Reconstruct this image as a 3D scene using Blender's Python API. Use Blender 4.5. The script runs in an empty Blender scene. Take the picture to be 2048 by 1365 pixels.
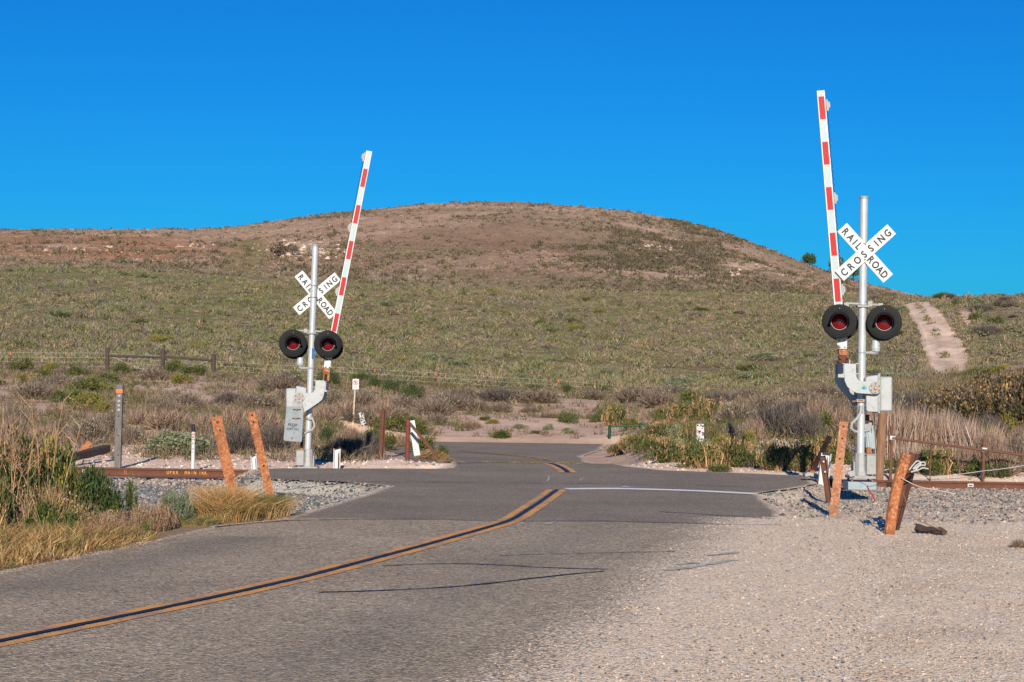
import bpy, math, random
import numpy as np
from mathutils import Vector, Matrix

rng = np.random.default_rng(11)
random.seed(11)
C = bpy.context.scene.collection
sc = bpy.context.scene
R = math.radians

# ------------------------------------------------------------------ camera
F, CX, CY, CAMZ = 3543.0, 1024.0, 682.0, 1.95
PITCH = math.atan((750 - CY) / F)
ROLL = 0.014
CAM = Vector((0, 0, CAMZ))
M = Matrix.Rotation(math.pi / 2 + PITCH, 3, 'X') @ Matrix.Rotation(ROLL, 3, 'Z')
cam_d = bpy.data.cameras.new('camera')
cam = bpy.data.objects.new('camera', cam_d)
C.objects.link(cam)
cam.location = CAM
cam.rotation_euler = M.to_euler()
cam_d.sensor_width = 36
cam_d.lens = F / 2048 * 36
cam_d.clip_start = 0.1
cam_d.clip_end = 5000
sc.camera = cam


def P(px, py, d):
    """the point seen at a spot of the picture, d metres away (along y)"""
    v = M @ Vector(((px - CX) / F, -(py - CY) / F, -1))
    return CAM + v * (d / v.y)


def G(px, py, z=0.0):
    v = M @ Vector(((px - CX) / F, -(py - CY) / F, -1))
    return CAM + v * ((z - CAMZ) / v.z)


# ------------------------------------------------------------------ world, sun
SUN_EL = R(21.5)
w = bpy.data.worlds.new('World')
sc.world = w
w.use_nodes = True
nt = w.node_tree
bg = nt.nodes['Background']
sky = nt.nodes.new('ShaderNodeTexSky')
sky.sky_type = 'NISHITA'
sky.sun_disc = False
sky.sun_elevation = SUN_EL
sky.sun_rotation = R(180.0)
sky.altitude = 0
sky.air_density = 1.0
sky.dust_density = 0.35
sky.ozone_density = 4.0
hs = nt.nodes.new('ShaderNodeHueSaturation')
hs.inputs['Saturation'].default_value = 1.18
tint = nt.nodes.new('ShaderNodeMix'); tint.data_type = 'RGBA'; tint.blend_type = 'MULTIPLY'
tint.inputs['Factor'].default_value = 1.0
tint.inputs['B'].default_value = (.05, .565, 1.0, 1)
nt.links.new(sky.outputs[0], hs.inputs['Color'])
nt.links.new(hs.outputs[0], tint.inputs['A'])
nt.links.new(tint.outputs['Result'], bg.inputs['Color'])
bg.inputs['Strength'].default_value = 0.075
sun_d = bpy.data.lights.new('sun', 'SUN')
sun = bpy.data.objects.new('sun', sun_d)
C.objects.link(sun)
sun.rotation_euler = (math.pi / 2 - SUN_EL, 0, 0)
sun_d.energy = 4.4
sun_d.angle = R(0.5)
sun_d.color = (1.0, 0.89, 0.73)
sc.view_settings.view_transform = 'Standard'
sc.view_settings.look = 'None'
sc.view_settings.exposure = 0.45
sc.view_settings.gamma = 1.0
sc.cycles.max_bounces = 4
sc.cycles.diffuse_bounces = 2
sc.cycles.glossy_bounces = 2
sc.cycles.transmission_bounces = 2

# ------------------------------------------------------------------ noise


def _h(i, j, s):
    v = np.sin(i * 127.1 + j * 311.7 + s * 74.7) * 43758.5453
    return v - np.floor(v)


def vn(x, y, s=0):
    x = np.asarray(x, float); y = np.asarray(y, float)
    xi = np.floor(x); yi = np.floor(y)
    fx = x - xi; fy = y - yi
    fx = fx * fx * (3 - 2 * fx); fy = fy * fy * (3 - 2 * fy)
    a = _h(xi, yi, s); b = _h(xi + 1, yi, s); c = _h(xi, yi + 1, s); d = _h(xi + 1, yi + 1, s)
    return (a * (1 - fx) + b * fx) * (1 - fy) + (c * (1 - fx) + d * fx) * fy


def fbm(x, y, s=0, o=4):
    t = 0; a = 0.5; n = 0
    for k in range(o):
        t = t + a * vn(x * 2 ** k, y * 2 ** k, s + k * 3); n += a; a *= .5
    return t / n


def sst(a, b, x):
    t = np.clip((np.asarray(x, float) - a) / (b - a), 0, 1)
    return t * t * (3 - 2 * t)


# ------------------------------------------------------------------ road outline (metres)
RL = np.array([(2, -11.5), (8, -8.2), (12.6, -6.4), (16.9, -4.95), (19.5, -4.3), (22.4, -3.72), (23.5, -3.05), (26, -2.7), (29, -2.3),
               (30.8, -2.15), (31.8, -3.0), (32.4, -4.6), (33.5, -5.0), (35.6, -5.0), (36.0, -4.6), (36.5, -1.5), (37, -1.3), (40, -1.35),
               (44, -2.0), (50, -2.6), (56, -3.6), (62, -4.6), (68, -5.6)])
RR = np.array([(2, -2.7), (6, -.7), (11.2, .80), (14, 1.5), (16.2, 2.0), (19, 2.65), (23.6, 3.6), (26, 4.0), (28.5, 4.12), (30.2, 4.25),
               (31.5, 5.0), (33, 5.7), (35.8, 6.1), (36.5, 5.0), (37.2, 3.3), (38.5, 2.6), (40, 2.4), (44, 2.3), (47, 2.7), (52, 2.3),
               (56, 2.3), (62, 3.2), (68, 3.7)])


def road_l(d): return np.interp(d, RL[:, 0], RL[:, 1])
def road_r(d): return np.interp(d, RR[:, 0], RR[:, 1])
def road_z(d): return -0.55 * sst(39.0, 47.0, d) - 0.08 * sst(50, 66, d)


def rail_y(x): return 35.17 - 0.0387 * np.asarray(x, float)


# ------------------------------------------------------------------ terrain table
ROWS = [
    (40, 'z', [(-900, -.22), (300, -.22), (640, -.2), (860, -.1), (900, -.1), (1240, -.1), (1330, 0.02), (1500, .08), (1800, .1), (2600, .15)]),
    (45, 'z', [(-900, -.1), (300, -.15), (640, -.2), (900, -.45), (1180, -.55), (1290, -.1), (1400, .2), (1600, .35), (2000, .3), (2600, .3)]),
    (51, 'z', [(-900, .15), (300, .1), (640, 0), (840, -.5), (1190, -.62), (1300, -.1), (1400, .4), (1600, .65), (2000, .7), (2600, .7)]),
    (58, 'z', [(-900, .5), (300, .45), (600, .2), (760, -.4), (1215, -.65), (1300, -.1), (1420, .6), (1600, .95), (2000, 1.1), (2600, 1.2)]),
    (68, 'z', [(-900, 1.0), (300, .95), (600, .5), (760, -.2), (880, -.55), (1230, -.6), (1330, .1), (1450, .8), (1600, 1.2), (2000, 1.6), (2600, 1.8)]),
    (80, 'p', [(-500, 790), (0, 783), (400, 790), (620, 812), (760, 828), (1000, 832), (1200, 830), (1330, 812), (1500, 790), (1800, 772), (2048, 755), (2600, 745)]),
    (100, 'p', [(-500, 735), (0, 735), (132, 736), (215, 742), (430, 746), (535, 755), (750, 765), (872, 773), (1000, 781), (1240, 793), (1500, 787), (1800, 768), (2048, 748), (2600, 735)]),
    (130, 'p', [(-500, 705), (0, 708), (400, 716), (800, 735), (1200, 757), (1500, 757), (1800, 750), (1930, 744), (2048, 720), (2600, 700)]),
    (180, 'p', [(-500, 632), (0, 632), (800, 662), (1200, 680), (1500, 672), (1800, 632), (1900, 615), (2048, 607), (2600, 600)]),
    (215, 'p', [(-500, 590), (0, 590), (800, 620), (1200, 632), (1500, 622), (1750, 603), (1850, 597), (2048, 594), (2200, 590), (2600, 570)]),
    (270, 'p', [(-500, 540), (0, 534), (200, 539), (400, 552), (600, 566), (800, 575), (1000, 582), (1200, 583), (1500, 588), (1700, 592), (1850, 612), (2048, 625), (2600, 625)]),
    (305, 'p', [(-500, 555), (0, 549), (200, 554), (400, 567), (600, 581), (800, 590), (1000, 597), (1200, 598), (1500, 603), (1700, 608), (1850, 625), (2048, 640), (2600, 640)]),
    (345, 'p', [(-500, 545), (0, 537), (200, 540), (400, 548), (600, 560), (800, 575), (1000, 582), (1200, 585), (1500, 592), (1700, 598), (1850, 620), (2048, 640), (2600, 650)]),
    (460, 'p', [(-500, 505), (0, 500), (200, 502), (400, 507), (480, 520), (560, 505), (700, 500), (900, 490), (1100, 492), (1300, 508), (1380, 522), (1480, 520), (1600, 556), (1750, 592), (1900, 630), (2600, 660)]),
    (560, 'p', [(-500, 478), (0, 472), (200, 472), (400, 473), (480, 482), (560, 462), (700, 445), (850, 436), (1000, 433), (1150, 438), (1250, 452), (1330, 470), (1450, 484), (1600, 535), (1750, 580), (1900, 620), (2600, 660)]),
    (650, 'p', [(-500, 466), (0, 461), (200, 459), (400, 458), (450, 455), (520, 446), (600, 435), (680, 424), (750, 417), (850, 408), (950, 403), (1050, 404), (1200, 415), (1350, 437), (1450, 462), (1530, 495), (1620, 531), (1700, 560), (1780, 578), (1870, 597), (2000, 615), (2600, 640)]),
    (730, 'p', [(-500, 475), (0, 470), (400, 467), (600, 445), (850, 416), (950, 411), (1050, 412), (1200, 424), (1350, 447), (1530, 508), (1700, 575), (1870, 610), (2600, 660)]),
    (1000, 'p', [(-500, 560), (0, 560), (1000, 540), (2600, 700)]),
]
TT = np.linspace(-0.75, 0.75, 301)
DD = np.geomspace(38, 1000, 400)
rowz = []
for d, k, pts in ROWS:
    t = []; z = []
    for u, v in pts:
        if k == 'z':
            t.append((u - 1024) / F); z.append(v)
        else:
            q = P(u, v, d); t.append(q.x / d); z.append(q.z)
    rowz.append(np.interp(TT, t, z))
rowz = np.array(rowz)
rd = np.array([r[0] for r in ROWS], float)
TAB = np.array([np.interp(DD, rd, rowz[:, j]) for j in range(len(TT))]).T


def smooth(a, axis, k):
    ker = np.exp(-0.5 * (np.arange(-3 * k, 3 * k + 1) / k) ** 2); ker /= ker.sum()
    pad = [(0, 0), (0, 0)]; pad[axis] = (3 * k, 3 * k)
    b = np.pad(a, pad, mode='edge')
    return np.apply_along_axis(lambda v: np.convolve(v, ker, mode='valid'), axis, b)


TAB = smooth(smooth(TAB, 0, 3), 1, 2)


def far_z(X, Y):
    t = np.clip(X / np.maximum(Y, 1), TT[0], TT[-1])
    fi = np.interp(Y, DD, np.arange(len(DD)))
    fj = (t - TT[0]) / (TT[1] - TT[0])
    i = np.clip(fi.astype(int), 0, len(DD) - 2); j = np.clip(fj.astype(int), 0, len(TT) - 2)
    a = fi - i; b = fj - j
    z = (TAB[i, j] * (1 - a) + TAB[i + 1, j] * a) * (1 - b) + (TAB[i, j + 1] * (1 - a) + TAB[i + 1, j + 1] * a) * b
    s = np.clip((Y - 40) / 60, 0, 1)
    z = z + s * .35 * (fbm(X / 5, Y / 5, 1) - .5) + .2 * np.clip((Y - 60) / 20, 0, 1) * (fbm(X / 1.6, Y / 1.6, 5, 2) - .5)
    big = np.clip((Y - 330) / 150, 0, 1) * (1 - .75 * sst(560, 640, Y))
    z = z + big * (5.0 * (fbm(X / 45, Y / 60, 8) - .5) + 1.6 * (fbm(X / 9, Y / 9, 9) - .5))
    return z


def in_road(X, Y, m=.45):
    l = road_l(Y); r = road_r(Y)
    q = np.minimum(X - l, r - X)
    return sst(-m, 0, q) * (Y < 68.5)


def near_z(X, Y):
    b = -.035 + .05 * (fbm(X / 1.3, Y / 1.3, 3) - .5)
    dr = Y - rail_y(X)
    left = X < 0
    bal = np.where(left, sst(24.5, 27, Y), sst(24.8, 28, Y)) * (1 - sst(1.8, 2.6, dr))
    depth = np.where(left, -.25, -.17)
    z = b * (1 - bal) + (depth + .07 * (fbm(X * 1.5, Y * 1.5, 4) - .5)) * bal
    beyond = sst(1.2, 2.6, dr)
    z = z * (1 - beyond) + np.where(left, -.23, -.02) * beyond
    z = z + .24 * np.exp(-((X + 2.7) / 1.1) ** 2 - ((Y - 40.5) / 2.2) ** 2)
    # pit by the big rusted posts
    z = z - .10 * np.exp(-((X - 4.9) / .6) ** 2 - ((Y - 24.3) / 1.1) ** 2)
    return z


def TZ(X, Y):
    X = np.asarray(X, float); Y = np.asarray(Y, float)
    X, Y = np.broadcast_arrays(X, Y)
    s = sst(38.5, 46, Y)
    z = near_z(X, np.minimum(Y, 60)) * (1 - s) + far_z(X, np.maximum(Y, 38)) * s
    m = in_road(X, Y, np.where(Y > 39, 1.6, .45))
    return z * (1 - m) + (road_z(Y) - .03 + .01 * (Y > 42)) * m


_ds = np.concatenate([np.arange(6, 60, .02), np.geomspace(60, 900, 4000)])


def hit(px, py):
    v = M @ Vector(((px - CX) / F, -(py - CY) / F, -1))
    X = v.x / v.y * _ds; Z = CAMZ + v.z / v.y * _ds
    k = np.nonzero(Z <= TZ(X, _ds))[0]
    k = k[0] if len(k) else len(_ds) - 1
    d = _ds[k]
    return Vector((X[k], d, float(TZ(X[k], d))))


# ------------------------------------------------------------------ materials
def newmat(name):
    m = bpy.data.materials.new(name); m.use_nodes = True
    n = m.node_tree
    return m, n, n.nodes['Principled BSDF']


def nd(n, t, **k):
    x = n.nodes.new(t)
    for a, b in k.items():
        if a in x.inputs.keys() if hasattr(x.inputs, 'keys') else False:
            x.inputs[a].default_value = b
        else:
            setattr(x, a, b)
    return x


def ramp(n, fac, stops):
    r = n.nodes.new('ShaderNodeValToRGB')
    e = r.color_ramp.elements
    while len(e) < len(stops): e.new(.5)
    for x, (p, c) in zip(e, stops):
        x.position = p; x.color = (*c, 1) if len(c) == 3 else c
    n.links.new(fac, r.inputs[0])
    return r.outputs[0]


def mix(n, f, a, b, typ='MIX'):
    m = n.nodes.new('ShaderNodeMix'); m.data_type = 'RGBA'; m.blend_type = typ
    for s, v in ((m.inputs['Factor'], f), (m.inputs['A'], a), (m.inputs['B'], b)):
        if isinstance(v, bpy.types.NodeSocket): n.links.new(v, s)
        elif isinstance(v, (int, float)): s.default_value = v if s.type == 'VALUE' else (v, v, v, 1)
        else: s.default_value = (*v, 1)
    return m.outputs['Result']


def noise(n, scale, detail=4, rough=.6, vec=None, out='Fac'):
    x = n.nodes.new('ShaderNodeTexNoise')
    x.inputs['Scale'].default_value = scale; x.inputs['Detail'].default_value = detail; x.inputs['Roughness'].default_value = rough
    if vec is not None: n.links.new(vec, x.inputs['Vector'])
    return x.outputs[out]


def voro(n, scale, vec=None, out='Color', feature='F1'):
    x = n.nodes.new('ShaderNodeTexVoronoi'); x.feature = feature
    x.inputs['Scale'].default_value = scale
    if vec is not None: n.links.new(vec, x.inputs['Vector'])
    return x.outputs[out]


def coords(n, which='Object'):
    return n.nodes.new('ShaderNodeTexCoord').outputs[which]


def bump(n, b, h, strength=.3, dist=.01):
    x = n.nodes.new('ShaderNodeBump'); x.inputs['Strength'].default_value = strength; x.inputs['Distance'].default_value = dist
    n.links.new(h, x.inputs['Height']); n.links.new(x.outputs[0], b.inputs['Normal'])


def mat(name, col, rough=.6, metal=0., var=.12, scale=8., dirt=None, dirtamt=.5, bumpk=.15):
    m, n, b = newmat(name)
    v = coords(n)
    lo = tuple(c * (1 - var) for c in col); hi = tuple(min(1, c * (1 + var)) for c in col)
    c = ramp(n, noise(n, scale, 5, .65, v), [(.3, lo), (.7, hi)])
    if dirt is not None:
        f = ramp(n, noise(n, scale * 2.3, 8, .75, v), [(.62 - .2 * dirtamt, (0, 0, 0)), (.72 - .1 * dirtamt, (1, 1, 1))])
        c = mix(n, f, c, dirt)
    n.links.new(c, b.inputs['Base Color'])
    b.inputs['Roughness'].default_value = rough; b.inputs['Metallic'].default_value = metal
    b.inputs['Specular IOR Level'].default_value = .25
    if bumpk: bump(n, b, noise(n, scale * 6, 4, .7, v), bumpk, .004)
    return m


def rustmat(name, a, bcol, ccol, t=.5, sc_=7.):
    m, n, b = newmat(name)
    v = coords(n)
    f1 = noise(n, sc_, 8, .75, v); f2 = noise(n, sc_ * 6, 6, .8, v); f3 = noise(n, sc_ * .5, 3, .5, v)
    c = ramp(n, f1, [(.30, bcol), (.48, a), (.70, tuple(x * .75 for x in a))])
    c = mix(n, ramp(n, f2, [(t, (0, 0, 0)), (t + .06, (1, 1, 1))]), c, ccol)
    c = mix(n, ramp(n, f2, [(.36, (1, 1, 1)), (.43, (0, 0, 0))]), c, tuple(x * .8 for x in bcol))
    c = mix(n, ramp(n, f3, [(.50, (0, 0, 0)), (.72, (.7, .7, .7))]), c, bcol)
    n.links.new(c, b.inputs['Base Color'])
    b.inputs['Roughness'].default_value = .85
    bump(n, b, f2, .5, .006)
    return m


GALV = mat('galvanised_paint', (.50, .52, .54), .40, .25, .08, 5, (.30, .30, .30), .25, .06)
CAST = mat('cast_grey', (.31, .315, .31), .55, .1, .10, 6, (.24, .19, .15), .42, .2)
ALUM = mat('pale_aluminium', (.37, .38, .39), .45, .15, .07, 5, (.25, .23, .21), .36, .15)
DKGALV = mat('blue_grey_steel', (.27, .33, .36), .5, .25, .12, 5, (.20, .22, .22), .35, .1)
WHITE = mat('white_sheeting', (.60, .60, .60), .5, 0, .04, 9, (.60, .58, .54), .15, .03)
WPAINT = mat('chipped_white_paint', (.53, .55, .56), .5, 0, .06, 6, (.28, .13, .06), .22, .1)
TAPEG = mat('grey_reflective_tape', (.40, .455, .465), .4, 0, .05, 14, (.62, .65, .65), .2, .05)
TAPER = mat('red_reflective_tape', (.42, .010, .012), .5, 0, .08, 14, (.55, .16, .15), .12, .05)
BLACK = mat('black_lettering', (.018, .018, .02), .5, 0, .2, 20, None, 0, 0)
BLACKP = mat('weathered_black_paint', (.006, .0068, .008), .6, 0, .25, 7, (.014, .016, .017), .35, .1)
DARKIN = mat('dark_hood_inside', (.03, .014, .014), .6, 0, .2, 7, None, 0, 0)
RUST_O = rustmat('orange_rust', (.38, .125, .045), (.085, .028, .013), (.52, .27, .13), .53, 4.5)
RUST_P = rustmat('pale_flaking_rust', (.40, .165, .075), (.13, .045, .024), (.50, .32, .22), .53, 5)
RUST_D = rustmat('dark_rust', (.12, .045, .025), (.055, .022, .015), (.24, .09, .04), .58, 8)
RUST_R = rustmat('rail_rust', (.135, .05, .028), (.09, .033, .02), (.19, .075, .04), .60, 4)
PIPER = rustmat('pipe_rust', (.16, .065, .042), (.09, .038, .025), (.24, .10, .06), .6, 9)
RUSTB = mat('rusty_bolt', (.32, .13, .06), .8, 0, .25, 20)
BOLTD = mat('dark_bolt_hole', (.03, .02, .016), .8, 0, .2, 20)
GREEN = mat('green_gate_paint', (.006, .055, .032), .4, 0, .15, 5)
ORANGE = mat('orange_plastic', (.72, .17, .05), .55, 0, .08, 9)
BLUEST = mat('blue_sticker', (.02, .10, .30), .4, 0, .1, 9)
CYAN = mat('cyan_sticker', (.03, .35, .55), .4, 0, .1, 9)
LGREEN = mat('green_sticker', (.15, .40, .10), .4, 0, .1, 9)
REDP = mat('red_sign_print', (.62, .03, .03), .4, 0, .05, 9)
WIRE = mat('pale_wire', (.50, .46, .40), .5, .3, .1, 9)
RWIRE = mat('rusty_wire', (.22, .11, .07), .8, 0, .1, 9)
REDWIRE = mat('red_wire', (.32, .03, .05), .5, 0, .1, 9)
HOSE = mat('grey_hose', (.33, .35, .35), .5, 0, .08, 9)
YEL = mat('yellow_stencil_paint', (.60, .28, .05), .7, 0, .15, 30, (.20, .075, .04), .5, 0)
CONC = mat('concrete', (.20, .19, .18), .9, 0, .15, 9)
STONEP = mat('pale_rock', (.62, .47, .36), .9, 0, .2, 3)


def woodmat(name, a, b_, stretch=(14, 14, 1.2)):
    m, n, b = newmat(name)
    mp = n.nodes.new('ShaderNodeMapping'); mp.inputs['Scale'].default_value = stretch
    n.links.new(coords(n), mp.inputs['Vector'])
    f = noise(n, 2.5, 8, .7, mp.outputs[0])
    c = ramp(n, f, [(.3, b_), (.55, a), (.75, tuple(x * 1.25 for x in a))])
    n.links.new(c, b.inputs['Base Color']); b.inputs['Roughness'].default_value = .9
    bump(n, b, f, .5, .008)
    return m


WOODG = woodmat('weathered_grey_wood', (.155, .145, .135), (.07, .062, .058))
WOODB = woodmat('brown_post_wood', (.26, .14, .08), (.12, .06, .035))
WOODD = woodmat('creosote_wood', (.075, .052, .042), (.025, .017, .014))
WOODT = woodmat('creosote_tie_wood', (.075, .05, .04), (.022, .015, .012), (2, 12, 12))

BLACKP.node_tree.nodes['Principled BSDF'].inputs['Specular IOR Level'].default_value = .2
# lens
m, n, b = newmat('red_lens')
v = coords(n)
vo = voro(n, 55, v, 'Distance')
n.links.new(ramp(n, vo, [(.0, (.30, .004, .010)), (.5, (.13, .001, .004))]), b.inputs['Base Color'])
b.inputs['Roughness'].default_value = .22
b.inputs['Coat Weight'].default_value = .5
bump(n, b, vo, .35, .01)
LENS = m


def vegmat(name, trans=.25, rough=.8):
    m, n, b = newmat(name)
    a = n.nodes.new('ShaderNodeAttribute'); a.attribute_name = 'col'
    n.links.new(a.outputs['Color'], b.inputs['Base Color'])
    b.inputs['Roughness'].default_value = rough
    b.inputs['Specular IOR Level'].default_value = .25
    t = n.nodes.new('ShaderNodeBsdfTranslucent')
    n.links.new(a.outputs['Color'], t.inputs['Color'])
    mx = n.nodes.new('ShaderNodeMixShader'); mx.inputs[0].default_value = trans
    o = n.nodes['Material Output']
    n.links.new(b.outputs[0], mx.inputs[1]); n.links.new(t.outputs[0], mx.inputs[2]); n.links.new(mx.outputs[0], o.inputs['Surface'])
    return m


FOL = vegmat('foliage', .14)
TWIG = vegmat('dry_twigs', .0)
GRASS = vegmat('grass_blades', .16)

# stones
m, n, b = newmat('loose_stones')
a = n.nodes.new('ShaderNodeAttribute'); a.attribute_name = 'col'
v = coords(n)
n.links.new(mix(n, .5, a.outputs['Color'], mix(n, noise(n, 40, 4, .7, v), a.outputs['Color'], tuple([.5] * 3), 'OVERLAY')), b.inputs['Base Color'])
b.inputs['Roughness'].default_value = .9
STONE = m

GRAVRAMP = [(0, (.16, .145, .135)), (.07, (.40, .33, .27)), (.14, (.70, .54, .38)), (.45, (.86, .66, .46)), (.8, (.96, .76, .54)), (1, (1.0, .90, .74))]
# ground
m, n, b = newmat('ground_soil')
v = coords(n)
a = n.nodes.new('ShaderNodeAttribute'); a.attribute_name = 'col'
k = n.nodes.new('ShaderNodeAttribute'); k.attribute_name = 'peb'
ks = n.nodes.new('ShaderNodeSeparateColor'); n.links.new(k.outputs['Color'], ks.inputs[0])
c = mix(n, .55, a.outputs['Color'], mix(n, noise(n, 1.1, 6, .7, v), tuple([.15] * 3), tuple([.85] * 3)), 'OVERLAY')
c = mix(n, .35, c, mix(n, noise(n, 9, 6, .75, v), tuple([.1] * 3), tuple([.9] * 3)), 'OVERLAY')
bw1 = n.nodes.new('ShaderNodeSeparateColor'); n.links.new(voro(n, 55, v), bw1.inputs[0])
grav = ramp(n, bw1.outputs[0], GRAVRAMP)
pe = mix(n, 1.0, grav, mix(n, 1.0, c, (1.20, 1.55, 2.07), 'MULTIPLY'), 'MULTIPLY')
mm = n.nodes.new('ShaderNodeMix'); mm.data_type = 'RGBA'
n.links.new(ks.outputs[0], mm.inputs['Factor']); n.links.new(c, mm.inputs['A']); n.links.new(pe, mm.inputs['B'])
n.links.new(mm.outputs['Result'], b.inputs['Base Color'])
b.inputs['Roughness'].default_value = .95
b.inputs['Specular IOR Level'].default_value = .1
hh = n.nodes.new('ShaderNodeMath'); hh.operation = 'ADD'
n.links.new(voro(n, 55, v, 'Distance'), hh.inputs[0]); n.links.new(voro(n, 24, v, 'Distance'), hh.inputs[1])
h2 = n.nodes.new('ShaderNodeMath'); h2.operation = 'MULTIPLY_ADD'; n.links.new(noise(n, 6, 8, .75, v), h2.inputs[0]); h2.inputs[1].default_value = .8; n.links.new(hh.outputs[0], h2.inputs[2])
bump(n, b, h2.outputs[0], .7, .014)
GROUND = m

# asphalt
m, n, b = newmat('worn_asphalt')
v = coords(n)
k = n.nodes.new('ShaderNodeAttribute'); k.attribute_name = 'peb'
ks = n.nodes.new('ShaderNodeSeparateColor'); n.links.new(k.outputs['Color'], ks.inputs[0])
s1 = n.nodes.new('ShaderNodeSeparateColor'); n.links.new(voro(n, 55, v), s1.inputs[0])
s2 = n.nodes.new('ShaderNodeSeparateColor'); n.links.new(voro(n, 24, v), s2.inputs[0])
agg = ramp(n, s1.outputs[0], [(0, (.08, .077, .075)), (.35, (.255, .215, .165)), (.75, (.41, .34, .255)), (1, (.70, .59, .47))])
agg2 = ramp(n, s2.outputs[0], [(0, (.10, .097, .095)), (.4, (.305, .255, .195)), (.92, (.39, .325, .245)), (1, (.74, .62, .50))])
old = mix(n, .4, agg, agg2)
fresh = ramp(n, s1.outputs[0], [(0, (.13, .12, .11)), (.5, (.205, .175, .145)), (1, (.32, .275, .225))])
c = n.nodes.new('ShaderNodeMix'); c.data_type = 'RGBA'
n.links.new(ks.outputs[1], c.inputs['Factor']); n.links.new(old, c.inputs['A']); n.links.new(fresh, c.inputs['B'])
c = mix(n, .85, c.outputs['Result'], mix(n, noise(n, .45, 7, .7, v), tuple([.26] * 3), tuple([.90] * 3)), 'OVERLAY')
c = mix(n, 1.0, c, (1.10, 1.03, .93), 'MULTIPLY')
gr = ramp(n, s1.outputs[0], GRAVRAMP)
# gravel spilled over the edge: grain by grain
e = n.nodes.new('ShaderNodeMath'); e.operation = 'MULTIPLY_ADD'
n.links.new(s1.outputs[1], e.inputs[0]); e.inputs[1].default_value = .55
nz = n.nodes.new('ShaderNodeMath'); nz.operation = 'MULTIPLY'; n.links.new(noise(n, .9, 5, .6, v), nz.inputs[0]); nz.inputs[1].default_value = .6
n.links.new(nz.outputs[0], e.inputs[2])
gt = n.nodes.new('ShaderNodeMath'); gt.operation = 'SUBTRACT'
n.links.new(ks.outputs[0], gt.inputs[0]); n.links.new(e.outputs[0], gt.inputs[1])
gm = ramp(n, gt.outputs[0], [(0.0, (0, 0, 0)), (.06, (1, 1, 1))])
c = mix(n, gm, c, gr)
n.links.new(c, b.inputs['Base Color'])
b.inputs['Roughness'].default_value = .9
b.inputs['Specular IOR Level'].default_value = .2
hb = n.nodes.new('ShaderNodeMath'); hb.operation = 'ADD'
n.links.new(voro(n, 55, v, 'Distance'), hb.inputs[0]); n.links.new(voro(n, 24, v, 'Distance'), hb.inputs[1])
bump(n, b, hb.outputs[0], .7, .012)
ASPH = m


def paintmat(name, col, wear, wearcol):
    m, n, b = newmat(name)
    v = coords(n)
    f = noise(n, 14, 8, .8, v); g = noise(n, 1.6, 4, .6, v)
    a = n.nodes.new('ShaderNodeMath'); a.operation = 'MULTIPLY_ADD'; n.links.new(g, a.inputs[0]); a.inputs[1].default_value = .6; n.links.new(f, a.inputs[2])
    c = mix(n, ramp(n, a.outputs[0], [(wear, (0, 0, 0)), (wear + .12, (1, 1, 1))]), col, wearcol)
    c = mix(n, .35, c, mix(n, voro(n, 60, v), (.3, .3, .3), (.7, .7, .7)), 'OVERLAY')
    n.links.new(c, b.inputs['Base Color']); b.inputs['Roughness'].default_value = .8
    bump(n, b, voro(n, 55, v, 'Distance'), .5, .01)
    return m


YLINE = paintmat('yellow_road_paint', (.80, .36, .075), .77, (.36, .24, .17))
WLINE = paintmat('white_road_paint', (.85, .86, .85), .95, (.35, .32, .30))
WFAINT = paintmat('faded_white_smear', (.56, .56, .54), .74, (.36, .32, .28))
TAR = mat('black_tar', (.018, .02, .026), .5, 0, .2, 10, None, 0, .05)


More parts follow.
